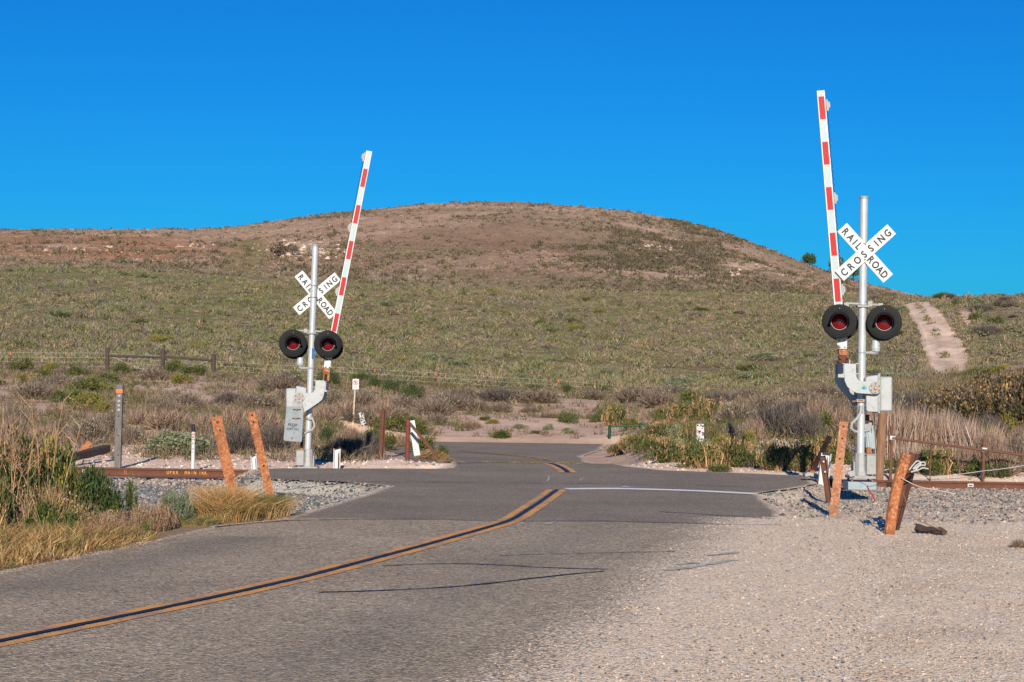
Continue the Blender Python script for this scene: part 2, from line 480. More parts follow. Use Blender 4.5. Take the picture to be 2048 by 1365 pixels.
# ------------------------------------------------------------------ mesh helpers
class MB:
    def __init__(s): s.v = []; s.f = []; s.m = []; s.cuts = []

    def add(s, vs, fs, mi=0):
        o = len(s.v); s.cuts.append((o, len(s.f))); s.v += [Vector(q) for q in vs]
        s.f += [tuple(i + o for i in f) for f in fs]; s.m += [mi] * len(fs)

    def box(s, c, size, mi=0, rot=None):
        x, y, z = (q / 2 for q in size); c = Vector(c)
        vs = [Vector((a * x, b * y, d * z)) for a in (-1, 1) for b in (-1, 1) for d in (-1, 1)]
        if rot: vs = [rot @ q for q in vs]
        s.add([q + c for q in vs], [(0, 1, 3, 2), (4, 6, 7, 5), (0, 4, 5, 1), (2, 3, 7, 6), (0, 2, 6, 4), (1, 5, 7, 3)], mi)

    def prism(s, pts, off, mi=0):
        """closed outline of 3-D points pushed along off"""
        k = len(pts); off = Vector(off)
        vs = [Vector(q) for q in pts] + [Vector(q) + off for q in pts]
        s.add(vs, [tuple(range(k - 1, -1, -1)), tuple(range(k, 2 * k))] + [(i, (i + 1) % k, (i + 1) % k + k, i + k) for i in range(k)], mi)

    def tube(s, path, r, n=10, mi=0, cap=True):
        path = [Vector(q) for q in path]
        rs = r if isinstance(r, (list, tuple)) else [r] * len(path)
        rings = []
        up = None
        for i, q in enumerate(path):
            t = (path[min(i + 1, len(path) - 1)] - path[max(i - 1, 0)]).normalized()
            if up is None or abs(up.dot(t)) > .95: up = Vector((0, 0, 1)) if abs(t.z) < .9 else Vector((0, 1, 0))
            a = t.cross(up).normalized(); b = a.cross(t); up = b
            rings.append([q + (a * math.cos(2 * math.pi * j / n) + b * math.sin(2 * math.pi * j / n)) * rs[i] for j in range(n)])
        vs = [q for g in rings for q in g]; fs = []
        for i in range(len(rings) - 1):
            for j in range(n):
                fs.append((i * n + j, i * n + (j + 1) % n, (i + 1) * n + (j + 1) % n, (i + 1) * n + j))
        if cap: fs += [tuple(range(n - 1, -1, -1)), tuple(range((len(rings) - 1) * n, len(rings) * n))]
        s.add(vs, fs, mi)

    def build_split(s, name, mats, parent=None, bevel=0.):
        """every added piece becomes an object of its own"""
        out = []; start = s.cuts + [(len(s.v), len(s.f))]
        for (v0, f0), (v1, f1) in zip(start[:-1], start[1:]):
            q = MB(); q.v = s.v[v0:v1]; q.f = [tuple(i - v0 for i in f) for f in s.f[f0:f1]]; q.m = s.m[f0:f1]
            out.append(q.build(name, mats, parent, bevel))
        return out

    def build(s, name, mats, parent=None, bevel=0., smooth=True, loc=None):
        me = bpy.data.meshes.new(name)
        me.from_pydata(s.v, [], s.f)
        for q in (mats if isinstance(mats, (list, tuple)) else [mats]): me.materials.append(q)
        me.polygons.foreach_set('material_index', s.m)
        import bmesh
        bm = bmesh.new(); bm.from_mesh(me); bmesh.ops.recalc_face_normals(bm, faces=bm.faces); bm.to_mesh(me); bm.free()
        if smooth:
            me.polygons.foreach_set('use_smooth', [True] * len(me.polygons))
            me.set_sharp_from_angle(angle=R(35))
        o = bpy.data.objects.new(name, me); C.objects.link(o)
        if parent: o.parent = parent
        if loc: o.location = loc
        if bevel:
            bv = o.modifiers.new('bevel', 'BEVEL'); bv.width = bevel; bv.segments = 2; bv.limit_method = 'ANGLE'
        return o


def thing(name, label, cat, loc=(0, 0, 0), group=None):
    o = bpy.data.objects.new(name, None); C.objects.link(o); o.location = loc
    o.empty_display_size = .2
    return tag(o, label, cat, group)


def tag(o, label, cat, group=None):
    o['label'] = label; o['category'] = cat
    if group: o['group'] = group
    return o


def structure(o):
    o['kind'] = 'structure'; return o


def rect_round(x0, z0, x1, z1, r, y, n=4):
    pts = []
    for cx, cz, a0 in ((x1 - r, z1 - r, 0), (x0 + r, z1 - r, 90), (x0 + r, z0 + r, 180), (x1 - r, z0 + r, 270)):
        for k in range(n + 1):
            a = R(a0 + 90 * k / n); pts.append(Vector((cx + r * math.cos(a), y, cz + r * math.sin(a))))
    return pts


# raw triangle soup -> mesh with a colour per corner point
def soup(name, V, Cc, material, parent=None, loc=None):
    V = np.asarray(V, np.float32).reshape(-1, 3, 3); nT = len(V)
    me = bpy.data.meshes.new(name)
    me.vertices.add(nT * 3); me.vertices.foreach_set('co', V.ravel())
    me.loops.add(nT * 3); me.loops.foreach_set('vertex_index', np.arange(nT * 3, dtype=np.int32))
    me.polygons.add(nT); me.polygons.foreach_set('loop_start', np.arange(0, nT * 3, 3, dtype=np.int32))
    me.update(calc_edges=True)
    at = me.attributes.new('col', 'FLOAT_COLOR', 'POINT')
    Cc = np.asarray(Cc, np.float32)
    if Cc.ndim == 2: Cc = np.repeat(Cc[:, None, :], 3, 1)
    cc = np.ones((nT * 3, 4), np.float32); cc[:, :3] = Cc.reshape(-1, 3)
    at.data.foreach_set('color', cc.ravel())
    me.materials.append(material)
    o = bpy.data.objects.new(name, me); C.objects.link(o)
    if parent: o.parent = parent
    if loc is not None: o.location = loc
    return o


def grid_mesh(name, X, Y, Z, material, col=None, peb=None):
    r, c = X.shape
    me = bpy.data.meshes.new(name)
    co = np.stack([X, Y, Z], -1).astype(np.float32)
    me.vertices.add(r * c); me.vertices.foreach_set('co', co.ravel())
    i = np.arange(r * c).reshape(r, c)
    q = np.stack([i[:-1, :-1], i[:-1, 1:], i[1:, 1:], i[1:, :-1]], -1).reshape(-1, 4).astype(np.int32)
    me.loops.add(q.size); me.loops.foreach_set('vertex_index', q.ravel())
    me.polygons.add(len(q)); me.polygons.foreach_set('loop_start', np.arange(0, q.size, 4, dtype=np.int32))
    me.update(calc_edges=True)
    me.polygons.foreach_set('use_smooth', np.ones(len(q), bool))
    for nm, a in (('col', col), ('peb', peb)):
        if a is None: continue
        at = me.attributes.new(nm, 'FLOAT_COLOR', 'POINT')
        cc = np.ones((r * c, 4), np.float32)
        a = np.asarray(a)
        cc[:, :3] = a.reshape(-1, 3) if a.ndim == 3 else np.repeat(a.reshape(-1, 1), 3, 1)
        at.data.foreach_set('color', cc.ravel())
    me.materials.append(material)
    o = bpy.data.objects.new(name, me); C.objects.link(o)
    return o


_gl = {}


def glyph(ch):
    if ch in _gl: return _gl[ch]
    cu = bpy.data.curves.new('t', 'FONT'); cu.body = ch; cu.size = 1; cu.resolution_u = 4; cu.offset = .030
    ob = bpy.data.objects.new('t', cu); C.objects.link(ob)
    dg = bpy.context.evaluated_depsgraph_get(); dg.update()
    me = bpy.data.meshes.new_from_object(ob.evaluated_get(dg))
    vs = np.array([(q.co.x, q.co.y) for q in me.vertices]); fs = [tuple(p.vertices) for p in me.polygons]
    bpy.data.objects.remove(ob); bpy.data.curves.remove(cu); bpy.data.meshes.remove(me)
    _gl[ch] = (vs, fs); return _gl[ch]


_cap = np.ptp(glyph('H')[0][:, 1])


def put_glyph(mb, ch, c, ax, up, h, wscale=1., mi=0):
    """letter ch centred at c, reading along ax, h = cap height"""
    vs, fs = glyph(ch); k = h / _cap
    cx = (vs[:, 0].min() + vs[:, 0].max()) / 2
    mb.add([c + ax * ((q[0] - cx) * k * wscale) + up * (q[1] * k - h / 2) for q in vs], fs, mi)


def put_text(mb, text, c, ax, up, h, adv, wscale=1., mi=0):
    n_ = len(text)
    for i, ch in enumerate(text):
        if ch != ' ': put_glyph(mb, ch, c + ax * ((i - (n_ - 1) / 2) * adv), ax, up, h, wscale, mi)
# ------------------------------------------------------------------ ground sheet
def lerp(a, b, t):
    return np.asarray(a) * (1 - t[..., None]) + np.asarray(b) * t[..., None]


def px_of(X, Y, Z):
    """column of the picture, used only to read where colours change over the land"""
    return 1024 + F * X / Y


TRK = [hit(1832, 606), hit(1852, 636), hit(1872, 668), hit(1886, 700), hit(1897, 728), hit(1912, 752)]
TRW = [q.y / F * w_ / 2 for q, w_ in zip(TRK, (72, 86, 104, 116, 110, 80))]
_o = np.argsort([q.y for q in TRK])
TRY = np.array([TRK[i].y for i in _o]); TRX = np.array([TRK[i].x for i in _o]); TRH = np.array([TRW[i] for i in _o])


def track_mask(X, Y):
    return (np.abs(X - np.interp(Y, TRY, TRX)) < np.interp(Y, TRY, TRH)) & (Y > TRY[0] - 1) & (Y < TRY[-1] + 1)


PATCHES = []
for px, py, hw, hh in ((405, 789, 95, 15), (25, 788, 60, 14), (330, 778, 60, 9), (930, 868, 70, 15), (1060, 850, 110, 14), (1160, 806, 70, 9), (960, 842, 60, 9), (1180, 868, 50, 12), (590, 800, 40, 8)):
    a_, b_ = hit(px, py + hh).y, hit(px, py - hh).y
    PATCHES.append((px, (a_ + b_) / 2, hw, max(2.0, (b_ - a_) / 2)))


def bare_patch(X, Y):
    u = 1024 + F * X / Y
    m_ = 0
    for px, d, hw, hd in PATCHES: m_ = np.maximum(m_, np.exp(-((u - px) / hw) ** 4 - ((Y - d) / hd) ** 4))
    return m_ * sst(.25, .5, fbm(X / 1.6, Y / 2.5, 99) + .15)


def ground_col(X, Y):
    n1 = fbm(X / 2.5, Y / 2.5, 21); n2 = fbm(X / .7, Y / .7, 22, 3); n3 = fbm(X / 12, Y / 20, 23)
    gravel = np.array((.82, .635, .475)); sand = np.array((.92, .66, .50)); soil = np.array((.50, .335, .235)); slope = np.array((.21, .17, .09))
    blue = np.array((.30, .30, .30))
    c = np.broadcast_to(gravel, X.shape + (3,)).copy()
    dr = Y - rail_y(X)
    bal = np.where(X < 0, sst(25.5, 28, Y + 1.5 * (n1 - .5)), sst(26, 30, Y + 3 * (n1 - .5)) * .7) * (1 - sst(1.6, 2.4, dr))
    c = lerp(c, blue, bal * np.where(X < 0, .9, .6) * (.6 + .5 * n2))
    # roadside verge, left
    verge = (X < road_l(Y)) * (1 - sst(25, 27, Y)) * (X < 0)
    c = lerp(c, (.26, .18, .11), verge * .9)
    far = sst(1.5, 2.5, dr)
    c = lerp(c, sand, far)
    b = far * np.clip(sst(.46, .60, n1 + .25 * sst(50, 90, Y)) + .75 * sst(45, 50, Y), 0, 1) * sst(39, 47, Y)
    c = lerp(c, soil, b * .85)
    c = lerp(c, (.66, .46, .345), bare_patch(X, Y) * far)
    s = sst(85, 112, Y + 14 * (n3 - .5))
    c = lerp(c, slope, s)
    c = lerp(c, (.33, .235, .17), s * sst(.55, .75, n1) * .7)
    u = px_of(X, Y, 0)
    er = np.exp(-((u - 1925) / 30) ** 2 - ((Y - 168) / 8) ** 2) + np.exp(-((u - 1905 + (Y - 150) * .2) / 22) ** 2 - ((Y - 158) / 14) ** 2)
    c = lerp(c, (.72, .50, .38), np.clip(er * 1.6, 0, 1) * sst(.35, .55, n2 + .2))
    c = c * (.85 + .3 * n2[..., None])
    peb = (1 - sst(38, 60, Y)) * (1 - verge) * np.where(Y > 36, .45, 1)
    return c, peb


d_near = np.arange(1.5, 45, .16)
d_far = np.geomspace(45, 312, 300)
dv = np.concatenate([d_near, d_far])
sv = np.linspace(-1, 1, 421)
Yg = np.repeat(dv[:, None], len(sv), 1)
Xg = sv[None, :] * (15 + .42 * dv)[:, None]
Zg = TZ(Xg, Yg)
gc, gp = ground_col(Xg, Yg)
structure(grid_mesh('ground', Xg, Yg, Zg, GROUND, gc, gp))

# ------------------------------------------------------------------ the brown hill
dv = np.concatenate([np.geomspace(302, 660, 260), np.geomspace(662, 1000, 40)])
sv = np.linspace(-1, 1, 520)
Yh = np.repeat(dv[:, None], len(sv), 1)
Xh = sv[None, :] * (15 + .42 * dv)[:, None]
Zh = far_z(Xh, Yh) - .4 * (1 - sst(302, 312, Yh))


def hill_col(X, Y):
    u = px_of(X, Y, 0)
    n1 = fbm(X / 30, Y / 40, 31); n2 = fbm(X / 7, Y / 7, 32); n3 = fbm(X / 70, Y / 25, 33); n4 = fbm(X / 2.2, Y / 2.2, 35, 3)
    c = np.broadcast_to(np.array((.385, .255, .18)), X.shape + (3,)).copy()
    c = lerp(c, (.46, .325, .24), sst(.45, .7, n2) * .8)
    c = lerp(c, (.28, .175, .118), sst(.5, .68, n1) * .7)
    c = lerp(c, (.24, .185, .12), sst(.52, .7, n3) * .6)
    red = np.exp(-((u - 150) / 330) ** 2) * sst(375, 420, Y) * (1 - sst(500, 560, Y)) * sst(.40, .58, n1 + .1)
    c = lerp(c, (.33, .155, .085), red * .8)
    red2 = np.exp(-((u - 1000) / 160) ** 2 - ((Y - 470) / 70) ** 2)
    c = lerp(c, (.25, .145, .095), red2 * .55)
    grn = np.exp(-((u - 492 - .10 * (Y - 450)) / 38) ** 2) * (1 - sst(520, 560, Y))
    c = lerp(c, (.20, .175, .075), grn * .75)
    grn2 = np.exp(-((u - 850) / 150) ** 2 - ((Y - 430) / 30) ** 2)
    c = lerp(c, (.25, .19, .10), grn2 * .5)
    c = lerp(c, (.23, .19, .11), (1 - sst(345, 385, Y)) * .8)
    c = c * (.8 + .4 * n4[..., None])
    return c


structure(grid_mesh('hill', Xh, Yh, Zh, GROUND, hill_col(Xh, Yh), np.zeros(Xh.shape)))

# ------------------------------------------------------------------ road
dr_ = np.concatenate([np.arange(1.5, 40.6, .12), np.arange(40.7, 68, .35)])
cs = np.linspace(0, 1, 90)
jl = .10 * (fbm(dr_ / .5, dr_ * 0 + 3, 41) - .5) * 2; jr = .12 * (fbm(dr_ / .5, dr_ * 0 + 9, 42) - .5) * 2
Lx = road_l(dr_) + jl; Rx_ = road_r(dr_) + jr
# the near right edge fades into the gravel: the sheet runs on under the spilled stones
ext = 1.9 * (1 - sst(23.4, 25.0, dr_))
Rx_ = Rx_ + ext
Xr = Lx[:, None] + cs[None, :] * (Rx_ - Lx)[:, None]
Yr = np.repeat(dr_[:, None], len(cs), 1)
Zr = road_z(Yr) - .075 * sst(.9, 1.9, Xr - road_r(Yr)) * (Yr < 25.5) + .012 * (fbm(Xr / 2, Yr / 3, 43) - .5)
edge = np.minimum(Xr - road_l(Yr) + .5 * (Yr > 30), road_r(Yr) - Xr + .9)
pebr = np.where(Yr < 25, 1.15 * sst(2.3, -.55, road_r(Yr) - Xr), 1.0 * sst(.35, -.1, road_r(Yr) - Xr))
pebr = np.maximum(pebr, .8 * sst(.35, 0, Xr - road_l(Yr)))
pebr = np.where(Yr > 45, .8 * sst(.5, -.1, road_r(Yr) - Xr), pebr)
seam = 23.75 + .05 * np.sin(Xr * 2.3)
fresh = (Yr > seam) * 1.0
fresh = np.maximum(fresh, .75 * np.exp(-((Xr - (road_l(Yr) + .95)) / .55) ** 2) * (Yr < 21))
fresh = np.maximum(fresh, .5 * np.exp(-((Xr - (road_r(Yr) - 2.4)) / .5) ** 2))
pk = np.stack([pebr, fresh, fresh * 0], -1)
road = structure(grid_mesh('road', Xr, Yr, Zr, ASPH, None, pk))


def ribbon(name, pts, wd, material, parent, off=0., lift=.006, wj=.12, seed=0, z=None):
    """painted or tarred strip lying on the road; pts in metres"""
    pts = [Vector((p[0], p[1])) for p in pts]
    fine = []
    for a, b_ in zip(pts[:-1], pts[1:]):
        k = max(2, int((b_ - a).length / .15))
        fine += [a.lerp(b_, i / k) for i in range(k)]
    fine.append(pts[-1])
    # round the corners a little
    for _ in range(5):
        fine = [fine[0]] + [(fine[i - 1] + fine[i] * 2 + fine[i + 1]) / 4 for i in range(1, len(fine) - 1)] + [fine[-1]]
    mb = MB(); vs = []
    r_ = random.Random(seed)
    for i, q in enumerate(fine):
        t = (fine[min(i + 1, len(fine) - 1)] - fine[max(i - 1, 0)]).normalized()
        nn = Vector((t.y, -t.x))
        j1 = 1 + wj * (r_.random() - .5) * 2; j2 = 1 + wj * (r_.random() - .5) * 2
        for sgn, jj in ((-1, j1), (1, j2)):
            e_ = q + nn * (off + sgn * wd / 2 * jj)
            zz = float(road_z(e_.y)) + .012 * (float(fbm(e_.x / 2, e_.y / 3, 43)) - .5)
            vs.append((e_.x, e_.y, zz + lift))
    mb.add(vs, [(2 * i, 2 * i + 1, 2 * i + 3, 2 * i + 2) for i in range(len(fine) - 1)])
    return mb.build(name, material, parent, smooth=True)


def gp2(*pp): return [tuple(G(x, y).xy) for x, y in pp]


cl = [(-5.2, 8.5)] + gp2((0, 1284), (200, 1243), (400, 1202), (600, 1158), (850, 1091), (1008, 1046), (1030, 1036), (1075, 1008), (1114, 980))
for o_, s_ in ((-.115, 1), (.115, 2)):
    ribbon('centre_line', cl, .11, YLINE, road, o_, .006, .10, s_)
ribbon('tar_seal', cl, .062, TAR, road, 0, .010, .18, 3)
cl2 = gp2((1136, 945), (1128, 938), (1112, 930), (1098, 926.5))
for o_, s_ in ((-.12, 4), (.12, 5)):
    ribbon('centre_line', cl2, .125, YLINE, road, o_, .006, .10, s_)
ribbon('tar_seal', cl2, .085, TAR, road, 0, .010, .18, 6)
cl3 = [tuple(hit(x, y).xy) for x, y in ((1096, 922), (1060, 916), (1010, 911), (960, 907), (915, 904))]
for o_, s_ in ((-.12, 7), (.12, 8)):
    ribbon('centre_line', cl3, .11, YLINE, road, o_, .012, .10, s_)
ribbon('tar_seal', cl3, .1, TAR, road, 0, .017, .18, 9)
ribbon('stop_line', gp2((1133, 978.5), (1240, 977.5), (1330, 980), (1430, 984), (1513, 988.5)), .34, WLINE, road, 0, .007, .04, 10)
ribbon('road_reflector', gp2((1245, 975.5), (1258, 975.3)), .10, WLINE, road, 0, .016, .05, 11)
for k, (pp, wd) in enumerate([
    (((572, 1042), (700, 1040), (860, 1039), (1010, 1043), (1200, 1042), (1330, 1046), (1470, 1050), (1562, 1050)), .05),
    (((636, 1186), (720, 1185), (800, 1181), (900, 1176), (980, 1168), (1060, 1158), (1130, 1150), (1210, 1144)), .055),
    (((765, 1133), (830, 1129), (900, 1127), (960, 1130), (1030, 1131), (1060, 1136), (1120, 1138), (1215, 1140)), .045),
    (((1000, 1112), (1090, 1109), (1180, 1107), (1350, 1104)), .03),
    (((1320, 1024), (1420, 1030), (1550, 1038)), .05),
    (((430, 1055), (480, 1049), (575, 1042)), .05),
    (((560, 962.5), (760, 964), (980, 966), (1250, 968), (1500, 974)), .05),
    (((905, 927), (1000, 925.5), (1100, 926.5), (1236, 926)), .10)]):
    ribbon('tar_seal', gp2(*pp), wd * .78, TAR, road, 0, .008, .5, 20 + k)
for k, pp in enumerate([((1330, 1142), (1370, 1138), (1410, 1131)), ((1395, 1131), (1440, 1126), (1470, 1121)), ((1420, 1112), (1480, 1106)), ((1352, 1130), (1392, 1126)), ((1095, 1050), (1112, 1043))]):
    ribbon('faded_smear', gp2(*pp), .10, WFAINT, road, 0, .0075, .9, 40 + k)
for k, pp in enumerate([((1094, 963), (1098, 958), (1097, 953)), ((1160, 962), (1160, 959), (1168, 956))]):
    ribbon('chalk_mark', gp2(*pp), .03, WFAINT, road, 0, .0075, .3, 50 + k)

# ------------------------------------------------------------------ dirt track up the slope
yy = np.linspace(TRY[0] - .5, TRY[-1] + .5, 120); cc_ = np.linspace(-1, 1, 31)
Xt = np.interp(yy, TRY, TRX)[:, None] + cc_[None, :] * (np.interp(yy, TRY, TRH) * .92)[:, None] + sst(.25, 1.0, np.abs(cc_))[None, :] * np.sign(cc_)[None, :] * (1.5 * (fbm(yy[:, None] / 13.0, np.sign(cc_)[None, :] * 7 + 0 * yy[:, None], 51, 2) - .5) + .5 * (fbm(yy[:, None] / 2.0, np.sign(cc_)[None, :] * 5 + 0 * yy[:, None], 55, 2) - .5))
Yt = np.repeat(yy[:, None], 31, 1)
rut = -.04 * (np.exp(-((np.abs(cc_) - .45) / .17) ** 2))[None, :]
Zt = TZ(Xt, Yt) + .11 + rut - .16 * (np.abs(cc_) ** 5)[None, :]
tc = np.broadcast_to(np.array((.80, .585, .44)), Xt.shape + (3,)).copy()
tc = lerp(tc, (.27, .21, .14), np.exp(-((cc_ + .05) / .16) ** 2)[None, :] * sst(.45, .6, fbm(Xt / 1.2, Yt / 3, 52)) * .5)
tc = lerp(tc, (.60, .41, .29), sst(.45, .65, fbm(Xt / 1.5, Yt / 5, 54)) * .6)
tc = tc * (.80 + .40 * fbm(Xt / .8, Yt / 1.6, 53)[..., None])
structure(grid_mesh('dirt_track', Xt, Yt, Zt, GROUND, tc, np.full(Xt.shape, .3)))

# ------------------------------------------------------------------ the railway
def rail_profile():
    # half profile (across, up) of a flat-bottom rail, .18 high
    h = [(.075, 0), (.075, .012), (.02, .028), (.011, .05), (.011, .125), (.018, .138), (.036, .142), (.036, .172), (.028, .180)]
    return [(a, b) for a, b in h] + [(-a, b) for a, b in reversed(h)]


RAILTOP = -.012


def rail(name, dy, dz, label, lettering):
    x0, x1 = -17.0, 17.0
    o = Vector((0, float(rail_y(0)) + dy, 0))
    mb = MB()
    prof = rail_profile()
    a = Vector((x0, float(rail_y(x0)) + dy, RAILTOP - .18 + dz)); off = Vector((x1 - x0, float(rail_y(x1) - rail_y(x0)), 0))
    pts = [a + Vector((0, q, z)) - o for q, z in prof]
    mb.prism(pts, off, 0)
    r_ = mb.build(name, [RUST_R], None, .002, loc=o)
    tag(r_, label, 'rail', None)
    return r_


nr = rail('rail', 0, 0, 'rusty near steel rail with orange stencilled letters, crossing the road', True)
fr = rail('rail', 1.5, -.10, 'far rusty steel rail, mostly hidden behind the lettered near rail', False)
# rail stencils, tags and weld on the near rail
ax = Vector((1, -.0387, 0)).normalized(); up = Vector((0, 0, 1))


def onrail(px, z, dy=-.014):
    q = P(px, 940, 35.2); x = q.x
    return Vector((x, float(rail_y(x)) + dy, z)) - Vector(nr.location)


for txt, x0, x1 in (('UPRR', 331.5, 350.5), ('MAIN', 368, 386.5), ('TRK', 396.5, 408.5)):
    k = len(txt); lt = MB()
    for i, ch in enumerate(txt):
        if ch != ' ': put_glyph(lt, ch, onrail(x0 + (x1 - x0) * i / (k - 1), -.082), ax, up, .078, .70 if ch != 'I' else .5)
    lt.build('lettering', YEL, nr)
for px in (163, 1931):
    q = onrail(px, -.085, -.018)
    t_ = MB(); t_.box(q, (.115, .010, .07)); tg = t_.build('rail_tag', WPAINT, nr, .002)
    t_ = MB()
    t_.box(q + Vector((0, -.0065, -.006)), (.075, .002, .022))
    t_.build('tag_print', BLACK, tg)
t_ = MB()
for px in (243.5, 247, 2000): t_.box(onrail(px, -.09, -.013), (.012, .012, .12))
t_.build_split('rail_weld', RUST_P, nr, .002)
t_ = MB()
for px in (1771,): t_.box(onrail(px, -.10, -.03), (.09, .03, .075))
t_.build('joint_clip', BOLTD, nr, .003)
for px in (1845, 1900, 1990, 2040):
    t_ = MB(); t_.box(onrail(px, -.155, -.08), (.05, .06, .03)); t_.build('rail_clip', RUST_R, nr, .004)
sl = MB(); sl.box((0, 0, 0), (.24, 2.55, .17)); s0 = sl.build('railway_sleeper', CONC, None, .015)
tag(s0, 'grey concrete sleeper end poking out of the ballast under the lettered rail', 'sleeper', 'concrete sleepers under the lettered rail')
for k, px in enumerate((275, 316, 359, 406)):
    x = P(px, 955, 35).x
    o = s0 if k == 0 else s0.copy()
    if k: C.objects.link(o)
    o.location = (x, float(rail_y(x)) + .70, -.20 - .087)
    o.rotation_euler = (0, 0, -.0387)
# ------------------------------------------------------------------ crossing signals
def frame(f):
    """axes of something that faces along f"""
    f = f.normalized(); r = f.cross(Vector((0, 0, 1))).normalized(); u = r.cross(f).normalized()
    return r, u


def lamp(parent, c, f, hood=True):
    """round warning lamp: c = middle of the front of its black disc, f = where it faces"""
    r, u = frame(f); f = f.normalized()
    n_ = 40
    mb = MB()

    def ring(rad, off): return [c + f * off + (r * math.cos(2 * math.pi * j / n_) + u * math.sin(2 * math.pi * j / n_)) * rad for j in range(n_)]
    prof = [(.150, -.012), (.160, .004), (.24, .008), (.300, .000), (.306, -.010), (.300, -.020), (.20, -.018), (.17, -.03), (.165, -.16), (.12, -.21), (.02, -.22)]
    vs = []
    for rad, off in prof: vs += ring(rad, off)
    fs = [(i * n_ + j, i * n_ + (j + 1) % n_, (i + 1) * n_ + (j + 1) % n_, (i + 1) * n_ + j) for i in range(len(prof) - 1) for j in range(n_)]
    mb.add(vs, fs)
    body = mb.build('signal_lamp', BLACKP, parent)
    # lens: shallow dome
    mb = MB(); vs = [c + f * .03]; k = 6
    for i in range(1, k + 1):
        a = i / k
        vs += ring(.150 * a, .03 - .05 * a * a)
    fs = [(0, 1 + j, 1 + (j + 1) % n_) for j in range(n_)]
    for i in range(k - 1):
        fs += [(1 + i * n_ + j, 1 + (i + 1) * n_ + j, 1 + (i + 1) * n_ + (j + 1) % n_, 1 + i * n_ + (j + 1) % n_) for j in range(n_)]
    mb.add(vs, fs); mb.build('lens', LENS, body)
    mb = MB(); ra = ring(.146, .012); ra.append(ra[0]); mb.tube(ra, .006, 6, 0, False); mb.build('lens_ring', CAST, body)
    if hood:
        mb = MB(); k = 36; a0, a1 = R(-28), R(208)
        rows = []
        for rr in (.176, .170):
            for j in range(k + 1):
                a = a0 + (a1 - a0) * j / k
                s = max(0., math.sin((a - a0) / (a1 - a0) * math.pi))
                L_ = .02 + .34 * s ** .6
                dirv = r * math.cos(a) + u * math.sin(a)
                rows.append(c + f * .0 + dirv * rr)
                rows.append(c + f * L_ + dirv * (rr - .012 * s) - u * .018 * s)
        w_ = 2 * (k + 1)
        fo = [(2 * j, 2 * j + 2, 2 * j + 3, 2 * j + 1) for j in range(k)]
        fi = [(w_ + 2 * j, w_ + 2 * j + 1, w_ + 2 * j + 3, w_ + 2 * j + 2) for j in range(k)]
        rim = [(2 * j + 1, 2 * j + 3, w_ + 2 * j + 3, w_ + 2 * j + 1) for j in range(k)]
        mb.add(rows, fo, 0); 
        mb.m += [1] * len(fi); mb.f += fi
        mb.m += [0] * len(rim); mb.f += rim
        # same point list is shared by the three sets
        mb.build('hood', [BLACKP, DARKIN], body)
        mb = MB(); q = c + f * .012 + u * .235
        mb.tube([q, q + f * .012], .008, 8); mb.build('screw', CAST, body)
    return body


def blade(parent, L, a, b, ya, text, slots, wd=.229):
    """one sign board of the cross, from a to b (picture spots), with its letters"""
    p0 = L(*a, ya); p1 = L(*b, ya)
    ax = (p1 - p0).normalized(); ln = (p1 - p0).length
    nrm = Vector((0, -1, 0)); up = ax.cross(nrm); up = -up if up.z < 0 else up
    mb = MB(); h = up * (wd / 2)
    mb.prism([p0 - h, p1 - h, p1 + h, p0 + h], Vector((0, .012, 0)))
    bl = mb.build('crossbuck_blade', WHITE, parent, .003)
    k = len(text) // 2
    for part in ((text[:k], slots[:k]), (text[k:], slots[k:])) if text == 'RAILROAD' else ((text, slots),):
        mb = MB()
        for ch, s in zip(*part):
            put_glyph(mb, ch, p0.lerp(p1, s) + Vector((0, -.004, 0)), ax, up, .132, .84)
        mb.build('lettering', BLACK, bl)
    return bl


def gate_arm(parent, L, base, top, wd, y, bands, red_first, lamps, side):
    """striped barrier arm standing up; base/top = picture spots on its axis; bands = stripe edges along it from the top (0..1)"""
    p0 = L(*base, y); p1 = L(*top, y)
    ax = (p1 - p0).normalized(); rt = ax.cross(Vector((0, 1, 0))).normalized(); rt = -rt if rt.x < 0 else rt
    ln = (p1 - p0).length
    mb = MB(); h = rt * (wd / 2)
    mb.prism([p0 - h, p0 + h, p1 + h * .92, p1 - h * .92], Vector((0, .045, 0)), 0)
    red = red_first
    for e0, e1 in zip(bands[:-1], bands[1:]):
        a = p1.lerp(p0, e0) + Vector((0, -.003, 0)); b_ = p1.lerp(p0, e1) + Vector((0, -.003, 0))
        g = rt * (wd * .345)
        mb.prism([b_ - g, b_ + g, a + g, a - g], Vector((0, .0025, 0)), 1 if red else 2)
        red = not red
    arm = mb.build('gate_arm', [WHITE, TAPER, TAPEG], parent, .0015)
    pts = []
    for e in lamps:
        c = p1.lerp(p0, e) + rt * side * (wd / 2 + .03) + Vector((0, .02, 0))
        mb = MB()
        out = rt * side
        o1 = [c - out * .03 + ax * .10, c - out * .002 + ax * .10, c + out * .004 + ax * .065, c + out * .038 + ax * .05, c + out * .04 - ax * .035, c + out * .01 - ax * .07, c + out * .004 - ax * .105, c - out * .03 - ax * .105]
        mb.prism([q - Vector((0, .035, 0)) for q in o1], Vector((0, .07, 0)))
        mb.build('arm_lamp', CAST, arm, .0015)
        pts.append(c)
    mb = MB()
    a, b_ = pts[0] - ax * .12, pts[-1]
    k = 90
    path = []
    for i in range(k + 1):
        q = a.lerp(b_, i / k) - rt * side * .012 + rt * side * .012 * math.sin(i * 1.9) + Vector((0, .012 * math.cos(i * 1.9), 0))
        path.append(q)
    mb.tube(path, .006, 5); mb.build('wire', BLACK, arm)
    return arm


